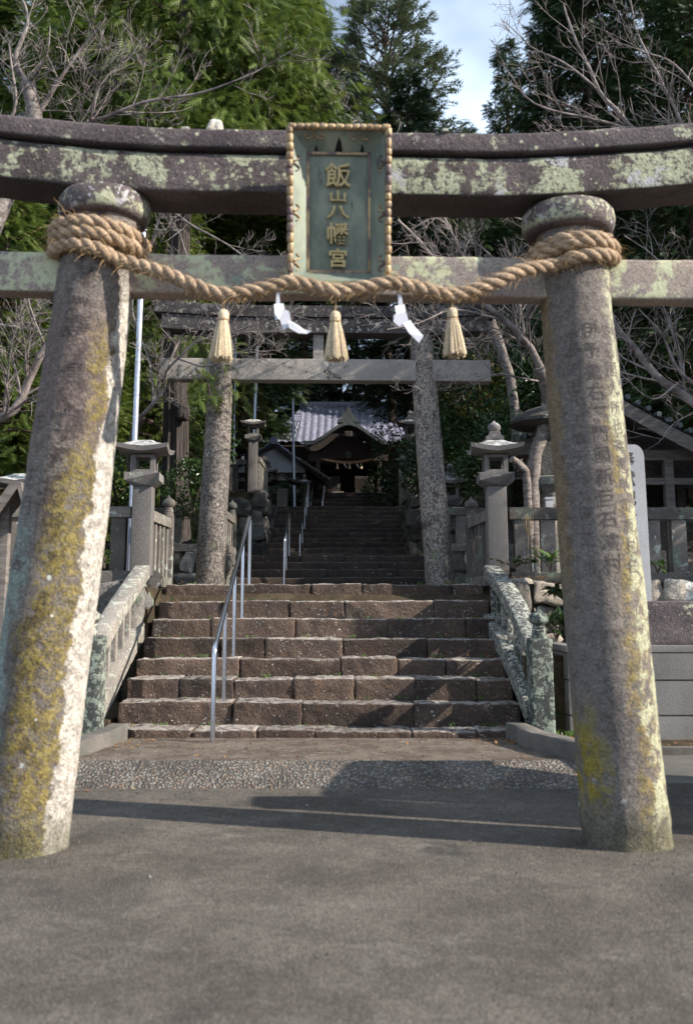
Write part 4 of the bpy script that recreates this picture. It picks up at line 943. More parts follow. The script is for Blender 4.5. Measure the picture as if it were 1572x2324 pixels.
# ================================================================== HANDRAILS, POLES
def handrail(label, x, posts, elbow, end, r=.0215):
    t = thing('handrail', label, 'handrail', (x, posts[0][0], posts[0][1]), group='steel handrails up the steps')
    def zr(y): return elbow[1] + (end[1] - elbow[1]) * (y - elbow[0]) / (end[0] - elbow[0])
    for y, z in posts:
        if y == posts[0][0]: continue
        if y == posts[-1][0]: continue
        MB().tube([(x, y, z - .05), (x, y, zr(y))], r * .92, 12).build('post', M_steel, t, ang=80)
    y0, z0 = posts[0]; y1, z1 = posts[-1]; dz = (end[1] - elbow[1]) / (end[0] - elbow[0])
    pts = [(x, y0, z0 - .05), (x, y0, elbow[1] - .045), (x, y0 + .004, elbow[1] - .018), (x, y0 + .018, elbow[1] + .004), (x, y0 + .05, elbow[1] + .05 * dz + .004)] + [(x, y, zr(y) + .004) for y in np.linspace(y0 + .1, y1 - .1, 12)] + [(x, y1 - .04, zr(y1 - .04) + .002), (x, y1 - .01, zr(y1) - .02), (x, y1, zr(y1) - .05), (x, y1, z1 - .05)]
    MB().tube(pts, r, 16).build('rail', M_steel, t, ang=80)
    return t
handrail('nearest and largest handrail, on the sunlit lowest flight', -1.125, [(8.36, 0), (9.06, .265), (9.78, .618), (10.50, 1.0), (11.22, 1.39)], (8.36, .76), (11.22, 2.185))
handrail('short handrail on the second flight', -1.087, [(16.9, 1.48), (17.45, 1.8), (18.3, 2.10)], (16.9, 2.32), (18.35, 2.93), .018)
handrail('long handrail on the shaded long flight', -1.07, [(22.2, 2.1), (23.4, 2.69), (24.6, 3.13), (25.6, 3.57), (26.6, 3.88)], (22.2, 2.79), (26.6, 4.66), .019)
handrail('far handrail before the shrine door', -.80, [(31.5, 3.94), (32.6, 4.5), (33.4, 4.9), (34.2, 5.19)], (31.5, 4.63), (34.2, 5.78), .019)
def pole(label, b, tp, r, cap=False):
    t = thing('metal_pole', label, 'pole', b, group='grey metal poles'); MB().tube([b, tuple((np.array(b) + np.array(tp)) / 2), tp], [r, r * .97, r * .94], 16).build('shaft', M_galv, t, ang=80)
    if cap:
        mb = MB()
        for k in range(4): mb.lathe((tp[0], tp[1], tp[2] + .02 + .035 * k), [(r * .7, 0), (r * 1.25, .008), (r * 1.25, .02), (r * .7, .03)], 14)
        mb.build('cap', M_galv, t)
    else:
        mb = MB(); mb.lathe(tp, [(r * .98, -.02), (r * 1.15, -.01), (r * 1.1, .03), (r * .3, .05)], 14); mb.build('cap', M_galv, t)
    MB().lathe((b[0] + (tp[0] - b[0]) * .3, b[1], b[2] + (tp[2] - b[2]) * .3), [(r * 1.03, 0), (r * 1.18, .004), (r * 1.18, .03), (r * 1.03, .034)], 16).build('clamp', M_black, t)
p0 = P(293, 1270, 11.6); p1 = P(325, 528, 11.6); p0.z = 1.38
pole('thickest and nearest metal pole, behind the finial-less lantern', tuple(p0), tuple(p1), .036, True)
p0 = P(571, 1080, 24.6); p1 = P(580, 862, 24.6); p0.z = 3.8
pole('metal pole rising behind the lantern on the tall left wall', tuple(p0), tuple(P(582, 790, 24.6)), .055)
p0 = P(668, 1111, 29); p1 = P(664, 908, 29); p0.z = 3.8
pole('thin far metal pole standing before the tiled shrine roof', tuple(p0), tuple(p1), .045)
p0 = P(529, 1100, 25.5); p0.z = 3.8
pole('thin metal pole close to the right side of the second gate left pillar', tuple(p0), tuple(P(534, 765, 25.5)), .035)

# ================================================================== STONE MONUMENT
mo = thing('stone_monument', 'tall pale granite slab with rounded top behind the right gate pillar', 'monument', (2.74, 9.8, .72))
prof = [(-.33, 0), (.33, 0), (.33, 1.46)] + [(.33 - .10 + .10 * math.cos(a), 1.46 + .13 * math.sin(a)) for a in np.linspace(.2, 1.57, 8)] + [(-.23 + .10 * math.cos(a), 1.46 + .13 * math.sin(a)) for a in np.linspace(1.57, 2.94, 8)] + [(-.33, 1.46)]
mb = MB(); mb.prism([(2.72 + a * (1 - .02 * b), 1.18 + b) for a, b in prof], 9.71, 9.89); mb.build('slab', M_stele, mo, ang=30)
MB().rbox((2.98, 9.8, .96), (1.45, .62, .44), r=.02, seg=.08, amp=.01, seed=4, lump=.01).build('plinth', M_top, mo)
for i, ch in enumerate('奉献記念之碑'):
    V, Fc = text_tris(ch, .17, .004, .002)
    if len(V): MB().add(np.stack([2.86 + V[:, 0], 9.708 - V[:, 2], 2.62 - i * .2 + V[:, 1]], 1), Fc).build('carved_character', M_carve, mo, smooth=False)
gp = thing('stone_post', 'narrow pale stone post behind the fence by the cherry trunks', 'stone post', (2.66, 12.6, 1.38)); MB().rbox((2.66, 12.6, 1.95), (.10, .10, 1.15), r=.008, seg=.1, amp=.002).build('shaft', M_stele, gp); MB().rbox((2.66, 12.6, 2.54), (.12, .12, .04), r=.01, seg=.05, amp=.002).build('cap', M_stele, gp)
# unseen stones added on the right to cast the shadows across the road
for (x, y, w_, h, lab) in ((3.35, 5.32, .46, 2.32, 'unseen square stone post added right of the near gate for its shadow'), (3.4, 6.05, .95, 1.95, 'unseen wide stone slab added right of the near gate for its shadow')):
    t = thing('shadow_caster_stone', lab, 'shadow caster', (x, y, -.12)); MB().rbox((x, y, -.12 + h / 2), (w_, w_ * .8, h), r=.02, seg=.12, amp=.006, taper=.95).build('shaft', M_pillarst, t)
    MB().rbox((x, y, -.0), (w_ * 1.4, w_ * 1.2, .3), r=.02, seg=.12, amp=.006).build('base', M_pillarst, t); MB().rbox((x, y, -.12 + h), (w_ * 1.12, w_ * .95, .14), r=.04, seg=.08, amp=.006, taper=.7).build('cap', M_pillarst, t)

# ================================================================== BUILDINGS
def tile_roof(mb, el, er, rl_, rr, pitch=.29, amp=.06, rows=14, sag=.15, n_per=6):
    """eave-left, eave-right, ridge-left, ridge-right"""
    el, er, rl_, rr = [np.array(p, float) for p in (el, er, rl_, rr)]; L = np.linalg.norm(er - el); nc = int(L / pitch) * n_per; nr = rows * 3
    nrm = np.cross(er - el, rl_ - el); nrm /= np.linalg.norm(nrm)
    if nrm[2] < 0: nrm = -nrm
    G = []; 
    for i in range(nr + 1):
        v = i / nr; row = []; st = (v * rows) % 1.0
        for j in range(nc + 1):
            u = j / nc; a = el + (er - el) * u; Lw_ = a
            top = rl_ + (rr - rl_) * np.clip((np.dot(a - rl_, (er - el) / L)) / max(1e-6, np.dot(rr - rl_, (er - el) / L)), 0, 1) if np.linalg.norm(rr - rl_) > .1 else rl_
            p = a + (top - a) * v; p = p - np.array([0, 0, sag * 4 * v * (1 - v)]) 
            wv = abs(math.sin(math.pi * u * L / pitch)) ** .8
            p = p + nrm * (amp * wv + .05 * (1 - st)); row.append(p)
        G.append(row)
    return mb.grid(np.array(G), tint=.5)
sh_ = thing('shrine_hall', 'distant dark wooden shrine hall with grey tiled roof and curved porch', 'shrine', (.07, 37, 5.2))
cx = .07; YF = 37.4
MB().box((cx, 40.2, 5.0), (7.0, 5.6, .5)).build('platform', M_rubd, sh_, smooth=False)
def walls():
    mb = MB(); mb.box((cx - 2.35, YF + .8, 6.4), (1.7, .12, 2.4)); mb.box((cx + 2.35, YF + .8, 6.4), (1.7, .12, 2.4)); mb.box((cx, YF + .8, 7.25), (3.0, .12, .75)); mb.box((cx - 3.2, 40.2, 6.4), (.12, 5.0, 2.4)); mb.box((cx + 3.2, 40.2, 6.4), (.12, 5.0, 2.4)); mb.box((cx, 42.8, 6.4), (6.4, .12, 2.4)); return mb
walls().build('wall', M_woodd, sh_, smooth=False)
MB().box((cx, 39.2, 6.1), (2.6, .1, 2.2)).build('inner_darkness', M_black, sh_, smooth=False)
for a, b in ((-1.02, -.12 - .2), (.28 - .0, 1.02)):
    mb = MB(); x0, x1 = cx + a, cx + b; mb.box(((x0 + x1) / 2, YF + .62, 5.56), (x1 - x0, .05, .62)); door = mb.build('door_panel', M_woodd, sh_, smooth=False)
    mb = MB(); z0, z1 = 5.88, 6.35
    for x in np.arange(x0, x1 + .01, .085): mb.box((x, YF + .60, (z0 + z1) / 2), (.035, .03, z1 - z0))
    for z in np.arange(z0, z1 + .01, .085): mb.box(((x0 + x1) / 2, YF + .603, z), (x1 - x0, .03, .035))
    mb.build('lattice', M_woodd, door, smooth=False); MB().box(((x0 + x1) / 2, YF + .66, (z0 + z1) / 2), (x1 - x0, .02, z1 - z0)).build('lattice_backing', M_lattice, door, smooth=False)
for x in (-1.18, 1.22, -3.2, 3.2): MB().rbox((cx + x, YF - .15 if abs(x) < 2 else YF + .75, 6.25), (.17, .17, 2.3), r=.02, seg=.3, amp=.003).build('post', M_wood, sh_)
MB().box((cx, YF - .15, 6.98), (3.1, .20, .26)).build('porch_beam', M_wood, sh_, smooth=False); MB().box((cx, YF - .15, 7.32), (2.7, .16, .14)).build('porch_beam', M_woodd, sh_, smooth=False)
def kara(x, lift=0): u = min(1, abs(x) / 1.68); return 7.18 + .80 * (1 - 1.62 * u ** 2 * (1.45 - u) / 1.0 * .68 / .5 + 0) if u < 0 else 7.36 + .80 * (.5 + .5 * math.cos(math.pi * min(1, u ** .92))) + .07 * max(0, u - .8) / .2 + lift
xs = np.linspace(-1.68, 1.68, 41); top = np.array([[(cx + x, y, kara(x) + .02 * (y - 36) ) for x in xs] for y in (35.9, 36.6, 38.2)]); bot = top - [0, 0, .13]
mb = MB(); mb.grid(top); mb.grid(bot, flip=True); mb.grid(np.array([bot[0], top[0]])); mb.grid(np.array([top[:, 0], bot[:, 0]])); mb.grid(np.array([bot[:, -1], top[:, -1]])); mb.build('porch_roof', M_copper, sh_, ang=60)
G = np.array([[(cx + x * .93, 36.05, kara(x) - .13), (cx + x * .86, 36.05, kara(x) - .36)] for x in xs]).transpose(1, 0, 2); mb = MB(); mb.grid(G); mb.grid(G + [0, .06, 0]); mb.grid(np.array([G[1], G[1] + [0, .06, 0]])); mb.build('gable_board', M_woodd, sh_)
mb = MB(); poly = [(cx + x * .86, kara(x) - .3) for x in xs] + [(cx + 1.3, 6.9), (cx - 1.3, 6.9)]; mb.prism(poly, 36.9, 36.98); mb.build('gable_wall', M_woodd, sh_, smooth=False)
MB().rbox((cx, 36.0, 7.70), (.30, .08, .22), r=.04, seg=.05, amp=.02, sc=10).build('gable_carving', M_wood, sh_)
MB().rbox((cx, 36.3, 6.95), (.20, .2, .24), r=.08, seg=.05, amp=.01, sc=10).build('hanging_bell', M_copper, sh_)
mb = MB(); ridge = [(-.42, 0), (-.40, .1), (-.26, .16), (-.22, .3), (-.12, .4), (-.05, .56), (0, .62), (.05, .56), (.12, .4), (.22, .3), (.26, .16), (.40, .1), (.42, 0)]; mb.prism([(cx + a, 8.14 + b) for a, b in ridge], 35.95, 36.35); mb.build('ridge_ornament', M_copper, sh_, smooth=False)
mb = MB(); tile_roof(mb, (cx - 3.62, 37.7, 7.62), (cx + 3.62, 37.7, 7.62), (cx - 1.98, 41.4, 9.88), (cx + 1.98, 41.4, 9.88), rows=16, sag=.12)
mb.build('main_roof', M_tile, sh_, ang=80)
mb = MB(); mb.prism([(cx - 3.62, 7.62), (cx + 3.62, 7.62), (cx + 3.5, 7.50), (cx - 3.5, 7.50)], 37.72, 41); mb.build('eave_boards', M_woodd, sh_, smooth=False)
for s_ in (-1, 1):
    mb = MB(); tile_roof(mb, (cx + s_ * 3.62, 37.7, 7.62), (cx + s_ * 3.62, 44.6, 7.62), (cx + s_ * 1.98, 41.0, 9.6), (cx + s_ * 1.98, 41.6, 9.6), rows=12, sag=.1); mb.build('side_roof', M_tile, sh_, ang=80)
    mb = MB(); mb.tube([(cx + s_ * 3.66, 37.66, 7.78), (cx + s_ * 3.1, 38.9, 8.15), (cx + s_ * 2.5, 40.2, 8.85), (cx + s_ * 2.0, 41.35, 9.85)], [.10, .09, .09, .09], 8); mb.build('corner_ridge', M_tile, sh_)
MB().rbox((cx, 41.4, 9.98), (4.3, .32, .26), r=.06, seg=.2, amp=.005).build('ridge', M_tile, sh_)
# rope and tassels on the shrine
rp_ = thing('straw_rope', 'small far rope sagging across the shrine porch', 'rope', (cx, 36.9, 7.0), group='shrine ropes of twisted straw'); mb = MB()
pth = catmull([(cx - 1.12, 37.05, 6.98), (cx - .6, 37.0, 6.82), (cx, 37.0, 6.76), (cx + .6, 37.0, 6.82), (cx + 1.16, 37.05, 6.98)], .04); twisted_rope(mb, pth, .05, .22, 4, 6); mb.build('twisted_strands', M_rope, rp_)
for dx, lab in ((-.42, 'left'), (.05, 'middle'), (.5, 'right')):
    z = 6.72; o = MB().lathe((cx + dx, 36.95, z - .22), [(.050, 0), (.045, .04), (.02, .15), (.026, .16), (.028, .2), (.012, .22)], 10).build('straw_tassel', M_tas, origin=(cx + dx, 36.95, z)); tag(o, 'tiny straw tassel on the far shrine rope, the %s one' % lab, 'tassel', 'tassels on the shrine rope')
for dx, lab in ((-.18, 'left'), (.30, 'right')):
    z = 6.70; V = [(cx + dx, 36.95, z), (cx + dx + .05, 36.95, z), (cx + dx + .09, 36.95, z - .09), (cx + dx + .13, 36.95, z - .17), (cx + dx + .09, 36.95, z - .16), (cx + dx + .03, 36.95, z - .08)]
    o = MB().add(V + [(a, b + .003, c) for a, b, c in V], [tuple(range(6)), tuple(range(6, 12))[::-1]] + [(i, (i + 1) % 6, (i + 1) % 6 + 6, i + 6) for i in range(6)]).build('paper_streamer', M_paper, origin=(cx + dx, 36.95, z), smooth=False); tag(o, 'tiny white paper streamer on the far shrine rope, the %s one' % lab, 'paper streamer', 'streamers on the shrine rope')
ob = thing('offering_box', 'small grey box with a notice before the shrine door', 'box', (cx - .40, 36.2, 5.2)); MB().rbox((cx - .40, 36.2, 5.35), (.44, .3, .30), r=.01, seg=.1, amp=.001).build('body', M_wooddx, ob); MB().box((cx - .40, 36.04, 5.36), (.34, .01, .18)).build('notice', M_lattice, ob, smooth=False)

# office with white gable
of = thing('side_building', 'side building with white plaster gable left of the shrine', 'building', (-2.6, 32.6, 5.0))
ax_, az = -2.47, 6.72
MB().prism([(ax_ - 1.35, 5.72), (ax_ + 1.05, 5.72), (ax_ + 1.05, 5.95), (ax_, 6.55), (ax_ - 1.35, 5.95)], 32.5, 32.6).build('gable_wall', M_plaster, of, smooth=False)
MB().box((ax_ - .15, 32.56, 5.3), (2.5, .1, .84)).build('wall', M_woodd, of, smooth=False); MB().box((ax_ - .15, 34.8, 5.5), (2.4, 4.4, 1.0)).build('side_wall', M_woodd, of, smooth=False)
for s_, ex in ((-1, ax_ - 2.0), (1, ax_ + 1.88)):
    mb = MB(); ez = 5.42 if s_ > 0 else 5.5
    tile_roof(mb, (ex, 32.2, ez), (ex, 37, ez), (ax_, 32.2, az), (ax_, 37, az), rows=9, sag=.06); mb.build('roof_slope', M_tile, of, ang=80)
    mb = MB(); d = Vector((ex - ax_, 0, ez - az)); mb.prism([(ax_, az), (ax_, az - .16), (ex, ez - .16), (ex, ez)], 32.18, 32.26); mb.build('barge_board', M_wood, of, smooth=False)
mb = MB()
for k in range(7):
    t = .52 + k * .07; x = ax_ + 1.88 * t; z = az + (5.42 - az) * t - .02; mb.box((x, 31.9, z), (.05, .7, .04))
for y in (31.6, 31.9, 32.2): mb.prism([(ax_ + .95, az - .68 * .97), (ax_ + .95, az - .74), (ax_ + 1.9, 5.36), (ax_ + 1.9, 5.42)], y - .02, y + .02)
mb.build('slatted_eave', M_wooddx, of, smooth=False)
mb = MB(); mb.lathe((0, 0, 0), [(.13, -.04), (.14, 0), (.13, .04)], 14); mb.warp(lambda V: np.stack([V[:, 0] + ax_, V[:, 2] + 32.15, V[:, 1] + az + .05], 1)); mb.build('ridge_tile', M_tile, of)
# little roofed post on the landing
rp2 = thing('roofed_post', 'little gabled wooden roof on a thick post beside the long flight', 'roofed post', (-1.82, 27.2, 3.86))
MB().rbox((-1.82, 27.2, 4.05), (.30, .28, .9), r=.02, seg=.15, amp=.004).build('post', M_wooddx, rp2)
mb = MB(); c0, z0 = -1.82, 4.93
top_ = np.array([[(c0 + u * .52, y, z0 - .30 * abs(u) ** .7 + .05 * abs(u) ** 4) for u in np.linspace(-1, 1, 21)] for y in (26.8, 27.7)]); mb.grid(top_); mb.grid(top_ - [0, 0, .07], flip=True); mb.grid(np.array([top_[0], top_[0] - [0, 0, .07]])); mb.build('roof', M_wood, rp2, ang=60)
MB().prism([(c0 - .16, z0 - .24), (c0 + .16, z0 - .24), (c0, z0 - .07)], 26.83, 26.87).build('gable_carving', M_wooddx, rp2, smooth=False)

# right building
rb = thing('wooden_pavilion', 'open wooden pavilion with blue grey tiled gable roof on the right', 'pavilion', (4.3, 14.6, 1.38))
gx0, gz0, gy0 = 3.94, 4.30, 14.0
def rbs(nm, poly, y0, y1, mat): return MB().prism(poly, y0, y1).build(nm, mat, rb, smooth=False)
for s_, ex, ez in ((-1, gx0 - 1.47, 3.52), (1, gx0 + 2.4, 3.05)):
    mb = MB(); a = (ex, gy0, ez); b = (ex, gy0 + 3.6, ez); tile_roof(mb, a, b, (gx0, gy0, gz0), (gx0, gy0 + 3.6, gz0), rows=10, sag=.06, amp=.03); mb.build('roof_slope', M_tile, rb, ang=80)
    zz = lambda t: gz0 + (ez - gz0) * t - .06 * 4 * t * (1 - t); tt = np.linspace(0, 1, 12)
    poly = [(gx0 + (ex - gx0) * t, zz(t) - .02) for t in tt] + [(gx0 + (ex - gx0) * t, zz(t) - .24) for t in tt[::-1]]; rbs('barge_board', poly, gy0 - .02, gy0 + .05, M_wooddx)
    mb = MB()
    for t in np.linspace(.03, .97, 16):
        x = gx0 + (ex - gx0) * t; mb.lathe((0, 0, 0), [(.038, -.07), (.045, -.05), (.045, .12)], 12); n_ = len(mb.v) - 1; V = mb.v[n_]; mb.v[n_] = np.stack([V[:, 0] + x, V[:, 2] + gy0 - .02, V[:, 1] + zz(t) + .05], 1)
    mb.build('verge_tiles', M_copper, rb)
mb = MB(); mb.lathe((0, 0, 0), [(.12, -.05), (.14, -.03), (.14, .03), (.10, .05)], 20); mb.warp(lambda V: np.stack([V[:, 0] + gx0, V[:, 2] + gy0 - .08, V[:, 1] + gz0 + .12], 1)); mb.build('round_ridge_tile', M_tile, rb)
rbs('gable_wall', [(gx0 - .8, 3.72), (gx0 + .9, 3.72), (gx0, gz0 - .25)], gy0 + .5, gy0 + .56, M_woodd)
for x in (gx0 - 1.1, gx0 + .95, gx0 + 2.0):
    for y in (gy0 + .5, gy0 + 3.0): MB().rbox((x, y, 2.35), (.14, .14, 2.0), r=.01, seg=.3, amp=.002).build('post', M_wooddx, rb)
for z, w_ in ((3.42, .16), (3.02, .10), (2.45, .08)): MB().box((gx0 + .45, gy0 + .5, z), (3.3, .10, w_)).build('cross_beam', M_wooddx, rb, smooth=False)
MB().box((gx0 + .4, gy0 + 3.1, 2.4), (3.5, .08, 2.0)).build('back_wall', M_woodd, rb, smooth=False)
MB().rbox((gx0 - 1.22, gy0 - .12, 3.42), (.50, .4, .24), r=.01, seg=.2, amp=.003).build('eave_box', M_wooddx, rb)
# wooden A-shaped rack at far left
ar = thing('gabled_rack', 'grey gabled wooden rack at the far left edge behind the gate pillar', 'rack', (-3.45, 9.6, .15))
b = P(42, 1110, 9.6)
MB().prism([(b.x - .5, b.z - .62), (b.x - .44, b.z - .62), (b.x + .02, b.z), (b.x + .12, b.z - .3), (b.x + .14, b.z - .28), (b.x + .05, b.z + .06), (b.x - .05, b.z + .06)], 9.5, 9.9).build('roof_board', M_wooddx, ar, smooth=False)
MB().rbox((b.x - .15, 9.7, (b.z + .1) / 2 - .1), (.10, .10, b.z), r=.01, seg=.2, amp=.002).build('post', M_wooddx, ar)

# ================================================================== TREES
def frond_template(kind):
    T = []
    if kind == 'cypress':
        T.append([(0, -.015, 0), (0, .015, 0), (1, 0, 0)])
        for k, t in enumerate((.10, .24, .38, .52, .66, .80)):
            l = .40 * (1 - .62 * t)
            for q in (-1, 1):
                tt = t + (.05 if q > 0 else 0); T.append([(tt - .05, 0, 0), (tt + .07, 0, 0), (tt + l * .75, q * l * .72, -.04)])
        T.append([(.86, -.05, 0), (.86, .05, 0), (1.05, 0, -.02)])
    else:
        T.append([(0, -.03, 0), (0, .03, 0), (1, 0, .02)])
        for k, t in enumerate((.05, .2, .35, .5, .65, .8)):
            for q in (-1, 1): T.append([(t, 0, 0), (t + .09, 0, .0), (t + .16, q * .17, .06)])
        for t in (.25, .55):
            for q in (-1, 1): T.append([(t, 0, 0), (t + .10, 0, 0), (t + .38, q * .38, .02)])
    T = np.array(T, float); T[:, :, 2] -= .16 * T[:, :, 0] ** 2; return T
def place_fronds(pos, dr, nr, ln, kind):
    T = frond_template(kind); dr = dr / (np.linalg.norm(dr, axis=1, keepdims=True) + 1e-9); sd_ = np.cross(nr, dr); sd_ /= np.linalg.norm(sd_, axis=1, keepdims=True) + 1e-9; nn = np.cross(dr, sd_)
    V = pos[:, None, None, :] + ln[:, None, None, None] * (T[None, :, :, 0:1] * dr[:, None, None, :] + T[None, :, :, 1:2] * sd_[:, None, None, :] + T[None, :, :, 2:3] * nn[:, None, None, :])
    return V.reshape(-1, 3, 3), T.shape[0]
def conifer(name, label, loc, H, R0, base=.15, nl=90, dens=1.0, fl=.36, seed=0, mat=None, kind='cypress', up=.25, droop=.35, group=None, cat='tree', prof=.75, tr=.16, open_=0.0, bare=0.0):
    mat = mat or M_cyp; t = thing(name, label, cat, loc, 0, group); rs = np.random.RandomState(seed); mb = MB(); L0 = np.array(loc)
    zs = np.linspace(0, H, 14); wob = np.stack([.12 * np.sin(zs * .5 + seed), .12 * np.cos(zs * .43 + seed), zs], 1); mb.tube(wob + L0, tr * (1 - zs / H * .93) + .01, 12, .5)
    P_, D_, N_, LN, TT = [], [], [], [], []
    for i in range(nl):
        f = base + (1 - base) * (i + rs.rand()) / nl; h = f * H; tq = (f - base) / (1 - base)
        Lb = R0 * ((1 - tq) ** prof * .95 + .06) * rs.uniform(.65, 1.15) * (min(1, .55 + tq * 4)); az = i * 2.4 + rs.rand() * .8; o = np.array([math.cos(az), math.sin(az), 0]); lat = np.array([-o[1], o[0], 0])
        c0 = L0 + np.array([np.interp(h, zs, wob[:, 0]), np.interp(h, zs, wob[:, 1]), h]); ss = np.linspace(0, 1, 6)
        u_ = up * (1 + tq); pts = c0 + o * (Lb * ss)[:, None] + np.array([0, 0, 1.0]) * (Lb * (u_ * ss - droop * ss ** 2))[:, None] + lat * (Lb * .12 * rs.randn() * ss ** 2)[:, None]
        mb.tube(pts, .014 + .022 * Lb * (1 - ss) + .004, 4, rs.rand(), cap=False)
        n = int(dens * (18 + 60 * Lb)); s = rs.uniform(.18 + open_, 1, n) ** .8; wv = .38 * Lb * np.sin(np.pi * np.clip(s, 0, 1) * .93 + .12) + .12
        # gather the fronds in clumps along the limb
        ncl = max(3, int(Lb * 4.0)); cl = rs.rand(ncl); clo = rs.randn(ncl) * .6; ci = rs.randint(0, ncl, n)
        s = np.clip(s * .4 + .6 * (cl[ci] * (.85 - open_) + .15 + open_) + rs.randn(n) * .04, .1 + open_, 1.03); off = wv * (clo[ci] + rs.randn(n) * .32)
        c = np.stack([np.interp(s, ss, pts[:, k]) for k in range(3)], 1) + lat * off[:, None] + np.stack([rs.randn(n) * .06, rs.randn(n) * .06, rs.randn(n) * .13 - .12 * np.abs(off)], 1)
        d = o * .8 + lat * (np.sign(off) * rs.uniform(.1, 1.1, n))[:, None] + rs.randn(n, 3) * .35 + np.array([0, 0, -.12 if kind == 'cypress' else .25])
        nr = np.array([0, 0, 1.0]) + rs.randn(n, 3) * .45 + o * .25
        P_.append(c); D_.append(d); N_.append(nr); LN.append(rs.uniform(.65, 1.25, n) * fl); TT.append(np.clip(rs.rand() * .5 + rs.rand(n) * .5, 0, 1))
    mb.build('trunk', M_trunk, t)
    V, k = place_fronds(np.concatenate(P_), np.concatenate(D_), np.concatenate(N_), np.concatenate(LN), kind)
    tri_mesh(V, 'crown', mat, t, np.repeat(np.concatenate(TT), k)); return t

G_L = 'sunlit cypresses on the left slope'
c1 = conifer('cypress_tree', 'bright green cypress filling the upper left of the view', (-6.0, 22, 2.6), 20, 3.5, base=.05, nl=230, dens=2.0, fl=.27, seed=1, group=G_L)
c2 = conifer('cypress_tree', 'bright green cypress ending at the sky gap, right edge of the sunlit trees', (-2.7, 26.5, 3.4), 21.5, 2.9, base=.36, nl=170, dens=2.1, fl=.27, seed=2, group=G_L)
copy_tree(c1, (-10.2, 24, 3.4), 'sunlit cypress at the upper left corner behind bare branches', rz=2.1, scale=1.0)
copy_tree(c2, (-4.6, 30, 4.6), 'cypress standing behind the brightest green crown', rz=1.2, scale=.95)
copy_tree(c1, (-8.0, 28, 4.0), 'rear cypress between the two large left crowns', rz=4.2, scale=1.08)
copy_tree(c1, (-14.5, 30, 5.2), 'outer left cypress only seen through branches', rz=3.3, scale=1.1)
copy_tree(c1, (-5.2, 25.4, 3.0), 'bright cypress right behind the near lintel left of the plaque', rz=3.0, scale=(.66, .66, 1.0))
copy_tree(c2, (-1.9, 44.5, 6.6), 'darker narrow cypress beside the lone fir', rz=.4, scale=(1.15, 1.15, 1.22))
n1 = conifer('conifer_tree', 'dark tree whose low boughs overhang the right half of the shrine roof', (2.05, 30.5, 3.9), 15.5, 3.1, base=.25, nl=90, dens=1.0, fl=.34, seed=31, mat=M_cypdk, group='dark trees over the shrine roof', tr=.22, up=.1, droop=.3)
copy_tree(n1, (-3.7, 28.6, 4.0), 'dark tree whose low boughs overhang the left end of the shrine roof', rz=2.2, scale=(.85, .85, .9))
c3 = conifer('cypress_tree', 'low young cypress whose bright boughs show left of the mossy pillar', (-5.4, 14.2, 1.5), 6.2, 1.7, base=.04, nl=75, dens=1.1, fl=.26, seed=5, group='small cypresses behind the left fence', tr=.09)
copy_tree(c3, (-4.35, 15.6, 1.8), 'young cypress behind the nearest metal pole', rz=2.0, scale=(.8, .8, .95))
copy_tree(c3, (-6.6, 16.5, 2.2), 'young cypress at the left edge under the bare branches', rz=4.0, scale=1.15)
copy_tree(c3, (-3.6, 18.6, 2.2), 'young cypress just right of the nearest metal pole', rz=1.0, scale=(.7, .7, 1.2))
fir = conifer('fir_tree', 'lone open fir standing against the pale sky', (1.85, 40, 5.8), 22.6, 5.1, base=.34, nl=100, dens=.50, fl=.50, seed=7, mat=M_fir, kind='fir', up=.55, droop=.18, prof=.62, tr=.20, open_=.22)
copy_tree(fir, (5.9, 47, 7.2), 'fir low beside the dark trees at the right of the sky gap', rz=2, scale=.80)
d1 = conifer('conifer_tree', 'dark tall conifer with ragged outline at the right of the sky gap', (6.6, 24, 3.0), 20.5, 2.9, base=.10, nl=130, dens=1.0, seed=11, mat=M_cypdk, group='dark conifers on the right slope')
copy_tree(d1, (9.6, 22, 3.0), 'dark conifer filling the upper right corner', rz=1.5, scale=1.05)
copy_tree(d1, (7.4, 31, 4.6), 'dark conifer behind the ragged one on the right', rz=2.9, scale=.95)
copy_tree(d1, (8.0, 45, 6.6), 'shorter dark conifer stepping down into the sky gap', rz=4.4, scale=(1.1, 1.1, 1.12))
copy_tree(d1, (5.2, 52, 7.2), 'lowest dark conifer between the sky gap and the shrine roof', rz=.7, scale=(1.1, 1.1, 1.0))
copy_tree(d1, (8.3, 26.5, 4.0), 'dark conifer filling behind the bare cherry limbs on the right', rz=3.6, scale=1.0)
copy_tree(d1, (12.5, 27, 4.4), 'outermost dark conifer on the right slope', rz=5.2, scale=1.1)
for k, (x, y, s_) in enumerate([(7.3, 10.2, .40), (8.2, 12.6, .44), (7.4, 15.4, .48), (7.0, 18.4, .62)]):
    copy_tree(d1, (x, y, 1.4), ['small dark conifer standing outside on the right, nearest the road', 'small dark conifer outside on the right, second from the road', 'small dark conifer outside on the right behind the pavilion', 'mid sized dark conifer behind the tiled pavilion'][k], rz=k * 1.3, scale=(s_ * 1.15, s_ * 1.15, s_))
f1 = conifer('forest_tree', 'dark conifer in the shaded forest behind the shrine', (-3.6, 47, 7), 17, 3.4, base=.10, nl=85, dens=.8, fl=.6, seed=21, mat=M_cypdk, group='forest trees behind the shrine')
rn = random.Random(4)
for (x, y) in [(-7, 44), (-11, 48), (-15, 43), (.5, 52), (4, 46), (8, 43), (12, 48), (-4.6, 38), (5.4, 41), (-19, 52), (17, 50), (-9, 56), (-2, 60), (6, 58), (13, 60), (-16, 62), (21, 60), (-24, 60), (12.5, 39), (-11, 38)]:
    copy_tree(f1, (x, y, hz(x if abs(x) > 2.5 else 3, y) - .2), rz=rn.uniform(0, 6), scale=rn.uniform(.8, 1.05))
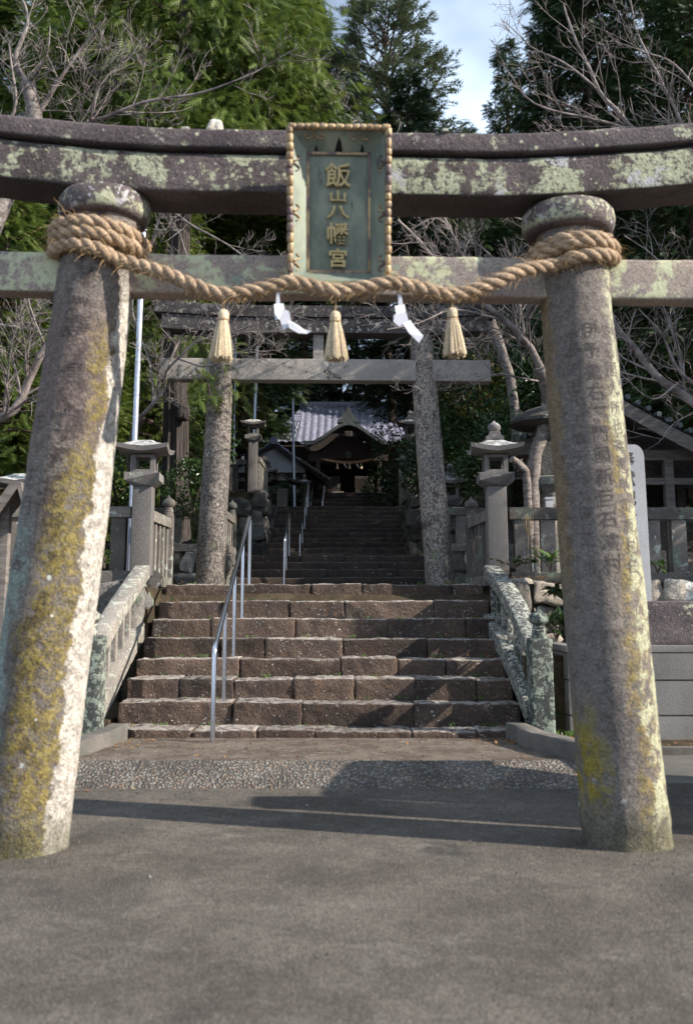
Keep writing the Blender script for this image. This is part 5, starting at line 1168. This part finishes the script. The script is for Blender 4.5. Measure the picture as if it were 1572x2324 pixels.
# the old cedar behind the left fence
ce = thing('cedar_tree', 'old cedar with a thick straight grooved trunk behind the left fence', 'tree', (-3.16, 17.4, 1.9)); mb = MB()
zs = np.linspace(0, 13, 60); G = []
for z in zs:
    r = .235 + .16 * math.exp(-z / .5) - .009 * z; row = []
    for k in range(73):
        a = 2 * math.pi * k / 72; rr = r * (1 + .07 * math.sin(a * 9 + z * .5) + .05 * math.sin(a * 17 - z * .8) + .03 * math.sin(a * 5 + 1) + .10 * math.exp(-z / .6) * math.sin(a * 5)); row.append((-3.16 + rr * math.cos(a) + .03 * math.sin(z), 17.4 + rr * math.sin(a), 1.9 + z))
    G.append(row)
mb.grid(np.array(G)); mb.build('trunk', M_cedar, ce, ang=80)
MB().rbox((-2.98, 17.13, 4.65), (.26, .16, .34), r=.09, seg=.03, amp=.03, sc=12, seed=3).build('burl', M_cedar, ce)
def boughs(parent, specs, seed, fl, mat, n=150, spread=.35):
    rs = np.random.RandomState(seed)
    for pts, r in specs:
        pts = np.array([tuple(p) for p in pts], float); s = rs.uniform(.25, 1.0, n); ss = np.linspace(0, 1, len(pts)); c = np.stack([np.interp(s, ss, pts[:, k]) for k in range(3)], 1) + rs.randn(n, 3) * [spread, spread, spread * .45]
        d = (pts[-1] - pts[0]) / np.linalg.norm(pts[-1] - pts[0]) + rs.randn(n, 3) * .7 + [0, 0, -.5]; V, k = place_fronds(c, d, np.array([0, 0, 1.0]) + rs.randn(n, 3) * .5, rs.uniform(.6, 1.2, n) * fl, 'cypress')
        bo = MB().tube(pts, np.linspace(r, r * .3, len(pts)), 6).build('bough', M_trunk, parent); tri_mesh(V, 'foliage', mat, bo, np.repeat(rs.rand(n), k))
rs = random.Random(2)
sp = []
for k in range(34):
    z = rs.uniform(8.8, 15); a = rs.uniform(0, 6.28); L_ = rs.uniform(1.6, 3.0); b = Vector((-3.08, 17.4, z)); sp.append(([b, b + Vector((math.cos(a) * L_ * .5, math.sin(a) * L_ * .5, .2)), b + Vector((math.cos(a) * L_, math.sin(a) * L_, -.3))], .05))
boughs(ce, sp, 3, .36, M_cyp, 330, .42)
boughs(ce, [([P(400, 640, 17.2), P(430, 700, 14.5), P(455, 790, 12.6), P(478, 900, 11.75)], .03)], 5, .20, M_cyp, 260, .15)
boughs(ce, [([P(400, 700, 17.2), P(450, 760, 15), P(500, 850, 13.4), P(530, 900, 13)], .03)], 6, .22, M_cyp, 120, .2)

# bare cherry trees
def bare_tree(name, label, trunks, limbs, seed, dens=1.0, mat_t=None, mat_b=None, maxlen=1.5, tw=.0030, group=None, depth=3, loc=None, red=.0):
    rnd = random.Random(seed); loc = loc or tuple(trunks[0][0][0]); t = thing(name, label, 'tree', loc, 0, group); mb = MB()
    for pts, r0, r1 in trunks:
        c = catmull([tuple(p) for p in pts], .08); c = c + np.stack([fbm(c, 1.5, seed + k, 2) * .05 for k in range(3)], 1); n = len(c); rr = np.linspace(r0, r1, n) * (1 + .12 * fbm(c, 5, seed, 2)); mb.tube(c, rr, 12, .5)
    mb.build('trunk', mat_t or M_cherry, t, ang=80)
    br = MB()
    def grow(p, d, L_, r, lev):
        n = 5 if lev > 0 else 4; pts = [p]; q = p; dd = d.copy()
        for k in range(n):
            dd = (dd + Vector((rnd.gauss(0, .11), rnd.gauss(0, .11), rnd.gauss(.045, .09)))).normalized(); q = q + dd * (L_ / n); pts.append(q)
        br.tube([tuple(v) for v in pts], np.linspace(r, max(tw * .6, r * .4), n + 1), 5 if lev > 1 else 3, rnd.random(), cap=False)
        if lev > 0:
            m = int((3.8 + L_ * 6.0) * dens)
            for k in range(m):
                s_ = rnd.uniform(.12, 1.0); i = min(n - 1, int(s_ * n)); b = pts[i].lerp(pts[i + 1], s_ * n - i); tdir = (pts[i + 1] - pts[i]).normalized(); ax = tdir.cross(Vector((rnd.gauss(0, 1), rnd.gauss(0, 1), rnd.gauss(0, 1)))).normalized()
                nd = (Matrix.Rotation(rnd.uniform(.5, 1.15), 3, ax) @ tdir + Vector((0, 0, .12))).normalized(); grow(b, nd, L_ * rnd.uniform(.28, .6) * (1.1 - .4 * s_), max(tw, r * .42 * (1 - .4 * s_)), lev - 1)
    for pts, r0, r1 in limbs:
        c = catmull([tuple(p) for p in pts], .12); c = c + np.stack([fbm(c, 1.8, seed + 7 + k, 2) * .05 for k in range(3)], 1); n = len(c); r0 *= .62; r1 *= .5; br.tube(c, np.linspace(r0, r1, n), 8, .5, cap=False)
        Lt = np.linalg.norm(np.diff(c, axis=0), axis=1).sum(); m = int(Lt * 7.0 * dens)
        for k in range(m):
            i = rnd.randrange(int(n * .08), n - 1); tdir = Vector(c[i + 1] - c[i]).normalized(); ax = tdir.cross(Vector((rnd.gauss(0, 1), rnd.gauss(0, 1), rnd.gauss(0, 1)))).normalized(); fr = i / n
            nd = (Matrix.Rotation(rnd.uniform(.45, 1.2), 3, ax) @ tdir + Vector((0, 0, .15))).normalized(); grow(Vector(c[i]), nd, rnd.uniform(.35, 1.0) * maxlen * (1 - .45 * fr), max(tw * 1.3, (r0 + (r1 - r0) * fr) * .34), depth - 1)
    br.build('branches', mat_b or M_twig, t, ang=80); return t
b0 = P(1215, 1160, 13.0); b0.z = 1.3
bare_tree('cherry_tree', 'bare cherry with mottled twin trunks left of the right gate pillar', [([b0, P(1208, 1060, 13), P(1226, 985, 13), P(1243, 900, 12.8), P(1225, 835, 12.6)], .105, .085), ([b0 + Vector((-.06, 0, 0)), P(1196, 1100, 12.9), P(1180, 1060, 12.8), P(1160, 1042, 12.7)], .07, .05), ([b0 + Vector((.05, .05, 0)), P(1262, 1060, 13.1), P(1275, 960, 13.3), P(1262, 860, 13.4)], .12, .07)],
          [([P(1225, 835, 12.6), P(1190, 775, 12.4), P(1150, 730, 12.2), P(1090, 685, 12.0), P(1010, 610, 11.8), P(950, 545, 11.6), P(900, 495, 11.4)], .085, .03), ([P(1150, 730, 12.2), P(1090, 715, 12.0), P(1020, 700, 11.7), P(950, 735, 11.5), P(880, 745, 11.3)], .035, .012),
           ([P(1205, 800, 12.5), P(1140, 760, 12.9), P(1060, 775, 13.3), P(1010, 790, 13.5)], .04, .012), ([P(1190, 775, 12.4), P(1180, 690, 12.4), P(1130, 600, 12.3), P(1050, 520, 12.1)], .045, .015), ([P(1240, 870, 12.8), P(1190, 860, 12.3), P(1140, 850, 12.0), P(1090, 860, 11.8)], .03, .01),
           ([P(1262, 860, 13.4), P(1290, 700, 13.3), P(1250, 540, 13), P(1150, 480, 12.8)], .06, .02)], 3, dens=.78)
b1 = P(1640, 1150, 11.6); b1.z = .7
bare_tree('cherry_tree', 'large bare cherry leaning in from the right edge above the pavilion', [([b1, P(1625, 1000, 11.6), P(1590, 930, 11.6)], .17, .12), ([b1, P(1660, 700, 11.5), P(1600, 430, 11.4), P(1540, 350, 11.4)], .15, .085)],
          [([P(1590, 930, 11.6), P(1534, 885, 11.6), P(1485, 850, 11.6), P(1440, 792, 11.5), P(1395, 735, 11.4), P(1365, 650, 11.3), P(1330, 560, 11.2)], .10, .035), ([P(1600, 900, 11.5), P(1540, 840, 11.3), P(1500, 760, 11.2), P(1450, 700, 11)], .05, .015), ([P(1540, 870, 11.4), P(1480, 905, 11.2), P(1420, 860, 11.0), P(1400, 845, 10.9)], .025, .01),
           ([P(1540, 350, 11.4), P(1449, 300, 11.3), P(1400, 250, 11.3), P(1358, 208, 11.3), P(1333, 155, 11.3), P(1300, 82, 11.3), P(1280, 10, 11.3)], .065, .025), ([P(1449, 300, 11.3), P(1330, 262, 11.2), P(1212, 227, 11.1), P(1160, 170, 11.1), P(1125, 136, 11.0)], .04, .010), ([P(1430, 290, 11.2), P(1320, 300, 11.0), P(1230, 315, 10.9)], .025, .01),
           ([P(1580, 380, 11.4), P(1590, 240, 11.4), P(1535, 150, 11.4), P(1455, 116, 11.3), P(1395, 94, 11.3)], .05, .012), ([P(1358, 208, 11.3), P(1280, 150, 11.2), P(1190, 90, 11.2), P(1140, 45, 11.2)], .03, .008), ([P(1560, 300, 11.3), P(1500, 180, 11.2), P(1440, 60, 11.2), P(1420, -40, 11.2)], .035, .012),
           ([P(1580, 930, 11.2), P(1530, 960, 10.8), P(1505, 990, 10.6)], .015, .006), ([P(1640, 650, 11.3), P(1530, 610, 11.1), P(1460, 560, 11.0), P(1410, 530, 10.9)], .035, .01)], 5, dens=.62, maxlen=1.35)
b2 = P(-120, 1200, 10.3); b2.z = .1
bare_tree('cherry_tree', 'bare pale cherry rising at the left edge over the near gate', [([b2, P(-90, 1050, 10.3), P(-20, 960, 10.2)], .16, .11), ([b2 + Vector((-.2, .1, 0)), P(-60, 700, 10.6), P(20, 420, 10.8), P(75, 290, 10.8), P(62, 190, 10.8)], .16, .09)],
          [([P(-20, 960, 10.2), P(30, 930, 10.1), P(60, 868, 10.1), P(95, 805, 10.0), P(135, 740, 10.0), P(200, 640, 10.0), P(260, 560, 10.1)], .085, .03), ([P(40, 900, 10.1), P(35, 840, 9.9), P(30, 770, 9.8), P(60, 700, 9.7)], .03, .01), ([P(-40, 740, 10.4), P(60, 745, 10.2), P(160, 760, 10.3)], .03, .01),
           ([P(62, 190, 10.8), P(35, 130, 10.8), P(60, 50, 10.8), P(40, -30, 10.8)], .06, .025), ([P(75, 270, 10.8), P(130, 190, 10.7), P(180, 110, 10.6), P(240, 40, 10.5)], .055, .015), ([P(80, 285, 10.8), P(150, 285, 10.5), P(203, 271, 10.4), P(300, 242, 10.3), P(435, 213, 10.2), P(518, 184, 10.1), P(600, 145, 10.1), P(677, 108, 10.0)], .05, .010),
           ([P(62, 190, 10.8), P(100, 130, 10.4), P(115, 60, 10.3)], .035, .012), ([P(203, 271, 10.4), P(230, 190, 10.3), P(290, 130, 10.3), P(330, 70, 10.2)], .025, .008), ([P(20, 420, 10.8), P(-10, 330, 10.7), P(30, 250, 10.6), P(20, 100, 10.5)], .05, .02)], 8, dens=.90, maxlen=1.2)
b3 = P(352, 1255, 13.2); b3.z = 1.3
bare_tree('cherry_tree', 'bare tree with a dark crooked limb between the pole and the second gate', [([b3, P(300, 1080, 13.0), P(298, 1000, 12.6), P(318, 950, 12.3)], .07, .05)],
          [([P(318, 950, 12.3), P(345, 915, 12.1), P(370, 880, 12.0), P(373, 845, 11.9), P(402, 815, 11.8), P(440, 780, 11.7), P(470, 745, 11.6), P(520, 715, 11.5)], .045, .012), ([P(402, 815, 11.8), P(460, 830, 11.7), P(520, 810, 11.6), P(600, 770, 11.5), P(680, 735, 11.4)], .022, .008),
           ([P(345, 915, 12.1), P(340, 820, 12.3), P(300, 700, 12.5), P(340, 560, 12.6)], .03, .01), ([P(372, 860, 12.0), P(440, 690, 12.4), P(420, 560, 12.8), P(380, 480, 13)], .03, .01), ([P(340, 560, 12.6), P(377, 475, 12.6), P(459, 526, 12.3), P(546, 578, 12.1), P(640, 600, 12)], .035, .012),
           ([P(440, 780, 11.7), P(560, 740, 11.6), P(640, 715, 11.5), P(720, 730, 11.4)], .02, .006)], 13, dens=.8, mat_t=M_twigd, mat_b=M_twig, maxlen=1.0)
b4 = P(640, 500, 16.0)
bare_tree('cherry_tree', 'bare pale branches reaching over the green plaque from behind', [([Vector((3.4, 18.5, 2)), Vector((3.2, 18, 5)), Vector((2.6, 17.5, 7))], .12, .08)], [([Vector((2.6, 17.5, 7)), P(960, 420, 17.2), P(860, 330, 17), P(780, 235, 16.8), P(715, 180, 16.6)], .06, .012), ([Vector((2.6, 17.5, 7)), P(1000, 500, 17.2), P(930, 520, 17), P(900, 490, 17)], .04, .012)], 17, dens=.7, loc=(3.4, 18.5, 2), maxlen=1.3, tw=.006)

# ------------------------------------------------------------------ shrubs, ferns, weeds, litter
def leaf_tris(pos, d, nr, ln, wd):
    T = np.array([[(0, 0, 0), (.45, -.5, .03), (.5, 0, -.02)], [(0, 0, 0), (.5, 0, -.02), (.45, .5, .03)], [(.45, -.5, .03), (1, 0, -.08), (.5, 0, -.02)], [(.5, 0, -.02), (1, 0, -.08), (.45, .5, .03)]])
    d = d / (np.linalg.norm(d, axis=1, keepdims=True) + 1e-9); s_ = np.cross(nr, d); s_ /= np.linalg.norm(s_, axis=1, keepdims=True) + 1e-9; n_ = np.cross(d, s_)
    V = pos[:, None, None, :] + ln[:, None, None, None] * (T[None, :, :, 0:1] * d[:, None, None, :] + T[None, :, :, 2:3] * n_[:, None, None, :]) + (wd[:, None, None, None] * T[None, :, :, 1:2]) * s_[:, None, None, :]
    return V.reshape(-1, 3, 3)
def shrub(name, label, c, rad, n, ln, mat, seed, group=None, ratio=.45, stems=8, cat='shrub'):
    t = thing(name, label, cat, (c[0], c[1], c[2] - rad[2]), 0, group); rs = np.random.RandomState(seed); u = rs.randn(n, 3); u /= np.linalg.norm(u, axis=1, keepdims=True); r = rs.uniform(.45, 1, n) ** .5
    lump = 1 + .28 * fbm(u, 2.5, seed, 2); pos = np.array(c) + u * (r * lump)[:, None] * np.array(rad); nd = u * .8 + rs.randn(n, 3) * .6 + [0, 0, .2]
    l_ = rs.uniform(.6, 1.2, n) * ln; V = leaf_tris(pos, nd, u + rs.randn(n, 3) * .6 + [0, 0, .4], l_, l_ * ratio); tri_mesh(V, 'leaves', mat, t, np.repeat(rs.rand(n), 4)); mb = MB(); b = Vector((c[0], c[1], c[2] - rad[2]))
    for k in range(stems): e = Vector(pos[rs.randint(n)]); mb.tube([b, b.lerp(e, .5) + Vector((0, 0, .1 * rad[2])), e], [.02, .014, .006], 5)
    mb.build('stems', M_twigd, t); return t
GS = 'dark evergreen shrubs among the fences'
for k, (x, y, Yd, rx, rz_, n, lab) in enumerate([(270, 1085, 13.2, .55, .45, 1500, 'glossy dark shrub between the mossy pillar and the finial-less lantern'), (435, 1110, 15.4, .5, .5, 1300, 'glossy shrub between the cedar and the second gate'), (560, 930, 20, 1.0, 1.3, 2600, ''), (1120, 900, 20, 1.6, 2.0, 5200, 'large dark shrub right of the second gate right pillar'), (1010, 1050, 21.2, 1.0, .9, 2200, 'dark shrub behind the lantern with the pale roof'),
                                         (1150, 1050, 16.8, 1.0, 1.0, 2400, 'dark shrub behind the onion finial lantern'), (922, 1000, 30.5, 1.15, 1.9, 2600, 'dark shrub hiding the right corner of the shrine'), (880, 1110, 30.5, .8, .7, 1200, 'dark low shrub beside the top flight on the right'), (640, 1125, 29.8, .9, .5, 900, 'dark low shrub beside the top flight on the left'), (1300, 960, 19, 2.0, 2.0, 3000, 'dark shrub mass behind the right gate pillar'),
                                         (60, 1110, 15, 1.0, .6, 1500, 'dark shrub at the left edge under the young cypress'), (455, 1010, 19.5, .7, 1.0, 1700, 'leafy shrub behind the cedar trunk')]):
    if lab: shrub('shrub', lab, tuple(P(x, y, Yd)), (rx, rx * .8, rz_), n, .085 if Yd < 17 else .14, M_shrub, 30 + k, GS)
shrub('maple_tree', 'small tree with turning orange and yellow leaves left of the tiled roof', tuple(P(553, 940, 26.0)), (.62, .6, 1.0), 2300, .13, M_autumn, 50, cat='tree')
shrub('maple_tree', 'dull brownish leafed small tree right of the second gate', tuple(P(1075, 880, 22)), (.9, .8, .8), 1700, .11, M_autumn, 51, cat='tree')
def rosette(name, label, c, n, ln, mat, seed, stems=5, spread=.2, up=.5, ratio=.3, h=.25):
    t = thing(name, label, 'plant', c); rs = np.random.RandomState(seed); mb = MB(); tips = []
    for k in range(stems):
        a = rs.rand() * 6.28; e = Vector(c) + Vector((math.cos(a) * spread * rs.rand(), math.sin(a) * spread * rs.rand(), h * rs.uniform(.5, 1.1))); mb.tube([c, (Vector(c).lerp(e, .5) + Vector((0, 0, .03))), e], [.008, .006, .004], 5); tips.append(e)
    P_, D_ = [], []
    for k in range(n):
        e = tips[rs.randint(stems)]; a = rs.rand() * 6.28; P_.append(Vector(c).lerp(e, rs.uniform(.55, 1))); D_.append((math.cos(a), math.sin(a), up + rs.randn() * .3))
    l_ = rs.uniform(.7, 1.2, n) * ln; V = leaf_tris(np.array([p[:] for p in P_]), np.array(D_), np.array([0, 0, 1.0]) + rs.randn(n, 3) * .3, l_, l_ * ratio); mb.build('stems', M_twigd, t); tri_mesh(V, 'leaves', mat, t, np.repeat(rs.rand(n), 4)); return t
rosette('leafy_plant', 'pale green long leaved plant on the pale rubble wall left of the right pillar', tuple(P(1250, 1300, 10.2)), 34, .17, M_bright, 1, 4, .18, .5, .26, .22)
rosette('leafy_plant', 'darker long leaved plant hanging below the pale green one', tuple(P(1262, 1350, 10.1)), 30, .19, M_shrub, 2, 4, .12, -.4, .3, .10)
rosette('leafy_plant', 'dark broad leaved plant between the finial post and the right gate pillar', tuple(P(1262, 1455, 9.3)), 46, .20, M_shrub, 3, 5, .14, .5, .24, .26)
rosette('fern', 'yellow green fern beside the concrete block wall', tuple(P(1272, 1640, 8.9)), 50, .14, M_bright, 4, 5, .08, .9, .14, .08)
rosette('fern', 'small fern at the foot of the block wall near the right gate pillar', tuple(P(1283, 1590, 9.1)), 26, .10, M_bright, 7, 4, .06, .5, .2, .08)
rosette('leafy_plant', 'small bright plant left of the finial-less lantern base', tuple(P(236, 1290, 10.6)), 60, .08, M_bright, 5, 6, .14, .4, .6, .18)
rosette('leafy_plant', 'pale plant right of the granite monument', tuple(P(1492, 1300, 10.3)), 24, .12, M_bright, 6, 4, .15, .3, .4, .12)
rosette('leafy_plant', 'small dark leafed creeper at the foot of the right lantern', tuple(P(1165, 1290, 10.6)), 130, .055, M_shrub, 9, 8, .30, .3, .6, .12)
tw_ = thing('dry_stalk', 'thin yellowish dry stalk between the fence balusters right of the lantern', 'plant', tuple(P(1196, 1270, 10.85))); mb = MB(); b = P(1196, 1285, 10.85); mb.tube([b, P(1198, 1210, 10.85), P(1196, 1165, 10.85)], .004, 5)
for dx in (-12, -6, 4, 10): mb.tube([P(1198, 1215, 10.85), P(1198 + dx * .8, 1195, 10.82), P(1198 + dx, 1175, 10.8)], .0028, 4)
mb.build('stem', M_fuzz, tw_)
# weeds on the treads, litter on the ground (nobody could count them)
rs = np.random.RandomState(3); Pp, Dd, Ll = [], [], []
for k in range(85):
    s_ = rs.randint(0, 8); y = Y8 + (s_ + 1) * TR - .015 - rs.rand() * .03; x = rs.uniform(SX0 + .1, SX1 - .1) if rs.rand() < .55 else (SX0 + .1 + abs(rs.randn()) * .5 if rs.rand() < .6 else SX1 - .1 - abs(rs.randn()) * .3); z = ZT[s_] + .0
    m = rs.randint(3, 11)
    for q in range(m): a = rs.rand() * 6.28; Pp.append((x + rs.randn() * .022, y + rs.randn() * .012, z)); Dd.append((math.cos(a), math.sin(a), rs.uniform(.3, 1.8))); Ll.append(rs.uniform(.018, .055))
for k in range(260):
    x = rs.choice([-2.25, 1.9]) + rs.randn() * .08; x = x if x < 0 else x + .05; Pp.append((x, 8.2 + rs.rand() * .5, .03)); a = rs.rand() * 6.28; Dd.append((math.cos(a), math.sin(a), 1.5)); Ll.append(rs.uniform(.03, .07))
n = len(Pp); wd_t = thing('weeds', 'little green weeds growing in the joints of the lowest steps', 'weeds', (0, 9, .1)); wd_t['kind'] = 'stuff'
o = tri_mesh(leaf_tris(np.array(Pp), np.array(Dd), rs.randn(n, 3) + [0, 0, .5], np.array(Ll), np.array(Ll) * .35), 'weed_leaves', M_bright, wd_t, np.repeat(rs.rand(n), 4))
Pp = []
for k in range(520):
    Pp.append((rs.uniform(1.86, 2.0) if rs.rand() < .5 else rs.uniform(2.0, 4.6), rs.uniform(7.9, 8.58), rs.uniform(.01, .03)))
for k in range(70): Pp.append((rs.uniform(1.74, 1.92), rs.uniform(8.6, 9.6), rs.uniform(.02, .06)))
for k in range(40): Pp.append((SX0 + .15 + abs(rs.randn()) * .35, rs.uniform(7.9, 8.55), .012))
for k in range(26): Pp.append((rs.uniform(-2, 1.6), rs.uniform(7.4, 8.5), .014))
for k in range(22): Pp.append((rs.uniform(-2, 1.6), 6.86 - rs.rand() * .08, -.112))
for k in range(10): Pp.append((rs.uniform(-3, 3), rs.uniform(5.5, 6.7), -.112))
for k in range(70): Pp.append((SX1 - .1 - abs(rs.randn()) * .25, rs.uniform(8.1, 8.57), .014))
for k in range(150): s_ = rs.randint(0, 8); Pp.append(((SX0 + .08 + abs(rs.randn()) * .2) if k % 2 else (SX1 - .06 - abs(rs.randn()) * .15), Y8 + (s_ + 1) * TR - abs(rs.randn()) * .06, ZT[s_] + .014))
for k in range(60): s_ = rs.randint(0, 8); Pp.append((rs.uniform(SX0 + .1, SX1), Y8 + (s_ + 1) * TR - rs.rand() * .08, ZT[s_] + .012))
for k in range(120): Pp.append((rs.uniform(1.8, 3.2), rs.uniform(10.5, 10.85), 1.44 + .02 * rs.rand()))
Pp = np.array(Pp); n = len(Pp); D_ = rs.randn(n, 3) * [1, 1, .15]; l_ = rs.uniform(.018, .05, n)
lt = thing('fallen_leaves', 'scattered red, brown and yellow fallen leaves', 'leaves', (0, 8.5, 0)); lt['kind'] = 'stuff'
tri_mesh(leaf_tris(Pp, D_, np.array([0, 0, 1.0]) + rs.randn(n, 3) * .25, l_, l_ * .6), 'leaf_litter', M_litter, lt, np.repeat(rs.rand(n), 4))
# planting strip and low kerb on the right
G = np.array([[(x, y, .005 + .02 * math.sin(x * 3 + y)) for x in np.linspace(1.84, 7, 60)] for y in np.linspace(7.87, 8.70, 9)]); tag(MB().box((4.5, 7.88, -.06), (5.2, .10, .17)).build('kerb', M_curb, smooth=False), 'low kerb of the planting strip', 'kerb', kind='structure'); tag(MB().grid(G).build('planting_strip', M_soil), 'strip of soil and leaf litter before the block wall', 'soil', kind='structure')
G = np.array([[(x, y, -.03) for x in np.linspace(1.9, 8, 10)] for y in (6.6, 7.9)]); mb = MB(); mb.grid(G); mb.grid(np.array([[(x, 6.6, z) for x in np.linspace(1.9, 8, 10)] for z in (-.2, -.03)])); tag(mb.build('pavement', M_curb, smooth=False), 'grey pavement before the block wall', 'pavement', kind='structure')
G = np.array([[(x, y, .005) for x in np.linspace(-8, -2.28, 40)] for y in np.linspace(6.9, 8.95, 12)]); q = G.reshape(-1, 3); q[:, 2] += .02 * fbm(q, 3, 3); tag(MB().grid(q.reshape(G.shape)).build('verge', M_soil), 'earth verge left of the steps', 'soil', kind='structure')

# grit and small gravel lying on the road
rs = np.random.RandomState(17); mb = MB()
for k in range(900):
    if k < 420: x, y, z = rs.uniform(-2.4, 2.3), 6.88 - abs(rs.randn()) * .35, -.118
    elif k < 640: x, y, z = (-1.7 if rs.rand() < .5 else 1.5) + rs.randn() * .35, 5.2 + rs.randn() * .3, -.118
    else: x, y, z = rs.uniform(-3, 3), rs.uniform(1.6, 6.5), -.118
    if k % 3 == 0: x, y, z = rs.uniform(-2, 1.6), rs.uniform(7.45, 8.6), .004
    r = rs.uniform(.003, .009) * (1.5 if rs.rand() < .08 else 1); v = np.array([(1, 0, 0), (0, 1, 0), (-1, 0, 0), (0, -1, 0), (0, 0, .8), (0, 0, -.5)]) * r * rs.uniform(.6, 1.3, (6, 3)); mb.add(v + [x, y, z], [(0, 1, 4), (1, 2, 4), (2, 3, 4), (3, 0, 4), (1, 0, 5), (2, 1, 5), (3, 2, 5), (0, 3, 5)], rs.rand())
tag(mb.build('grit', M_rubd, smooth=False), 'loose pale grit scattered over the road and platform', 'grit', kind='stuff')
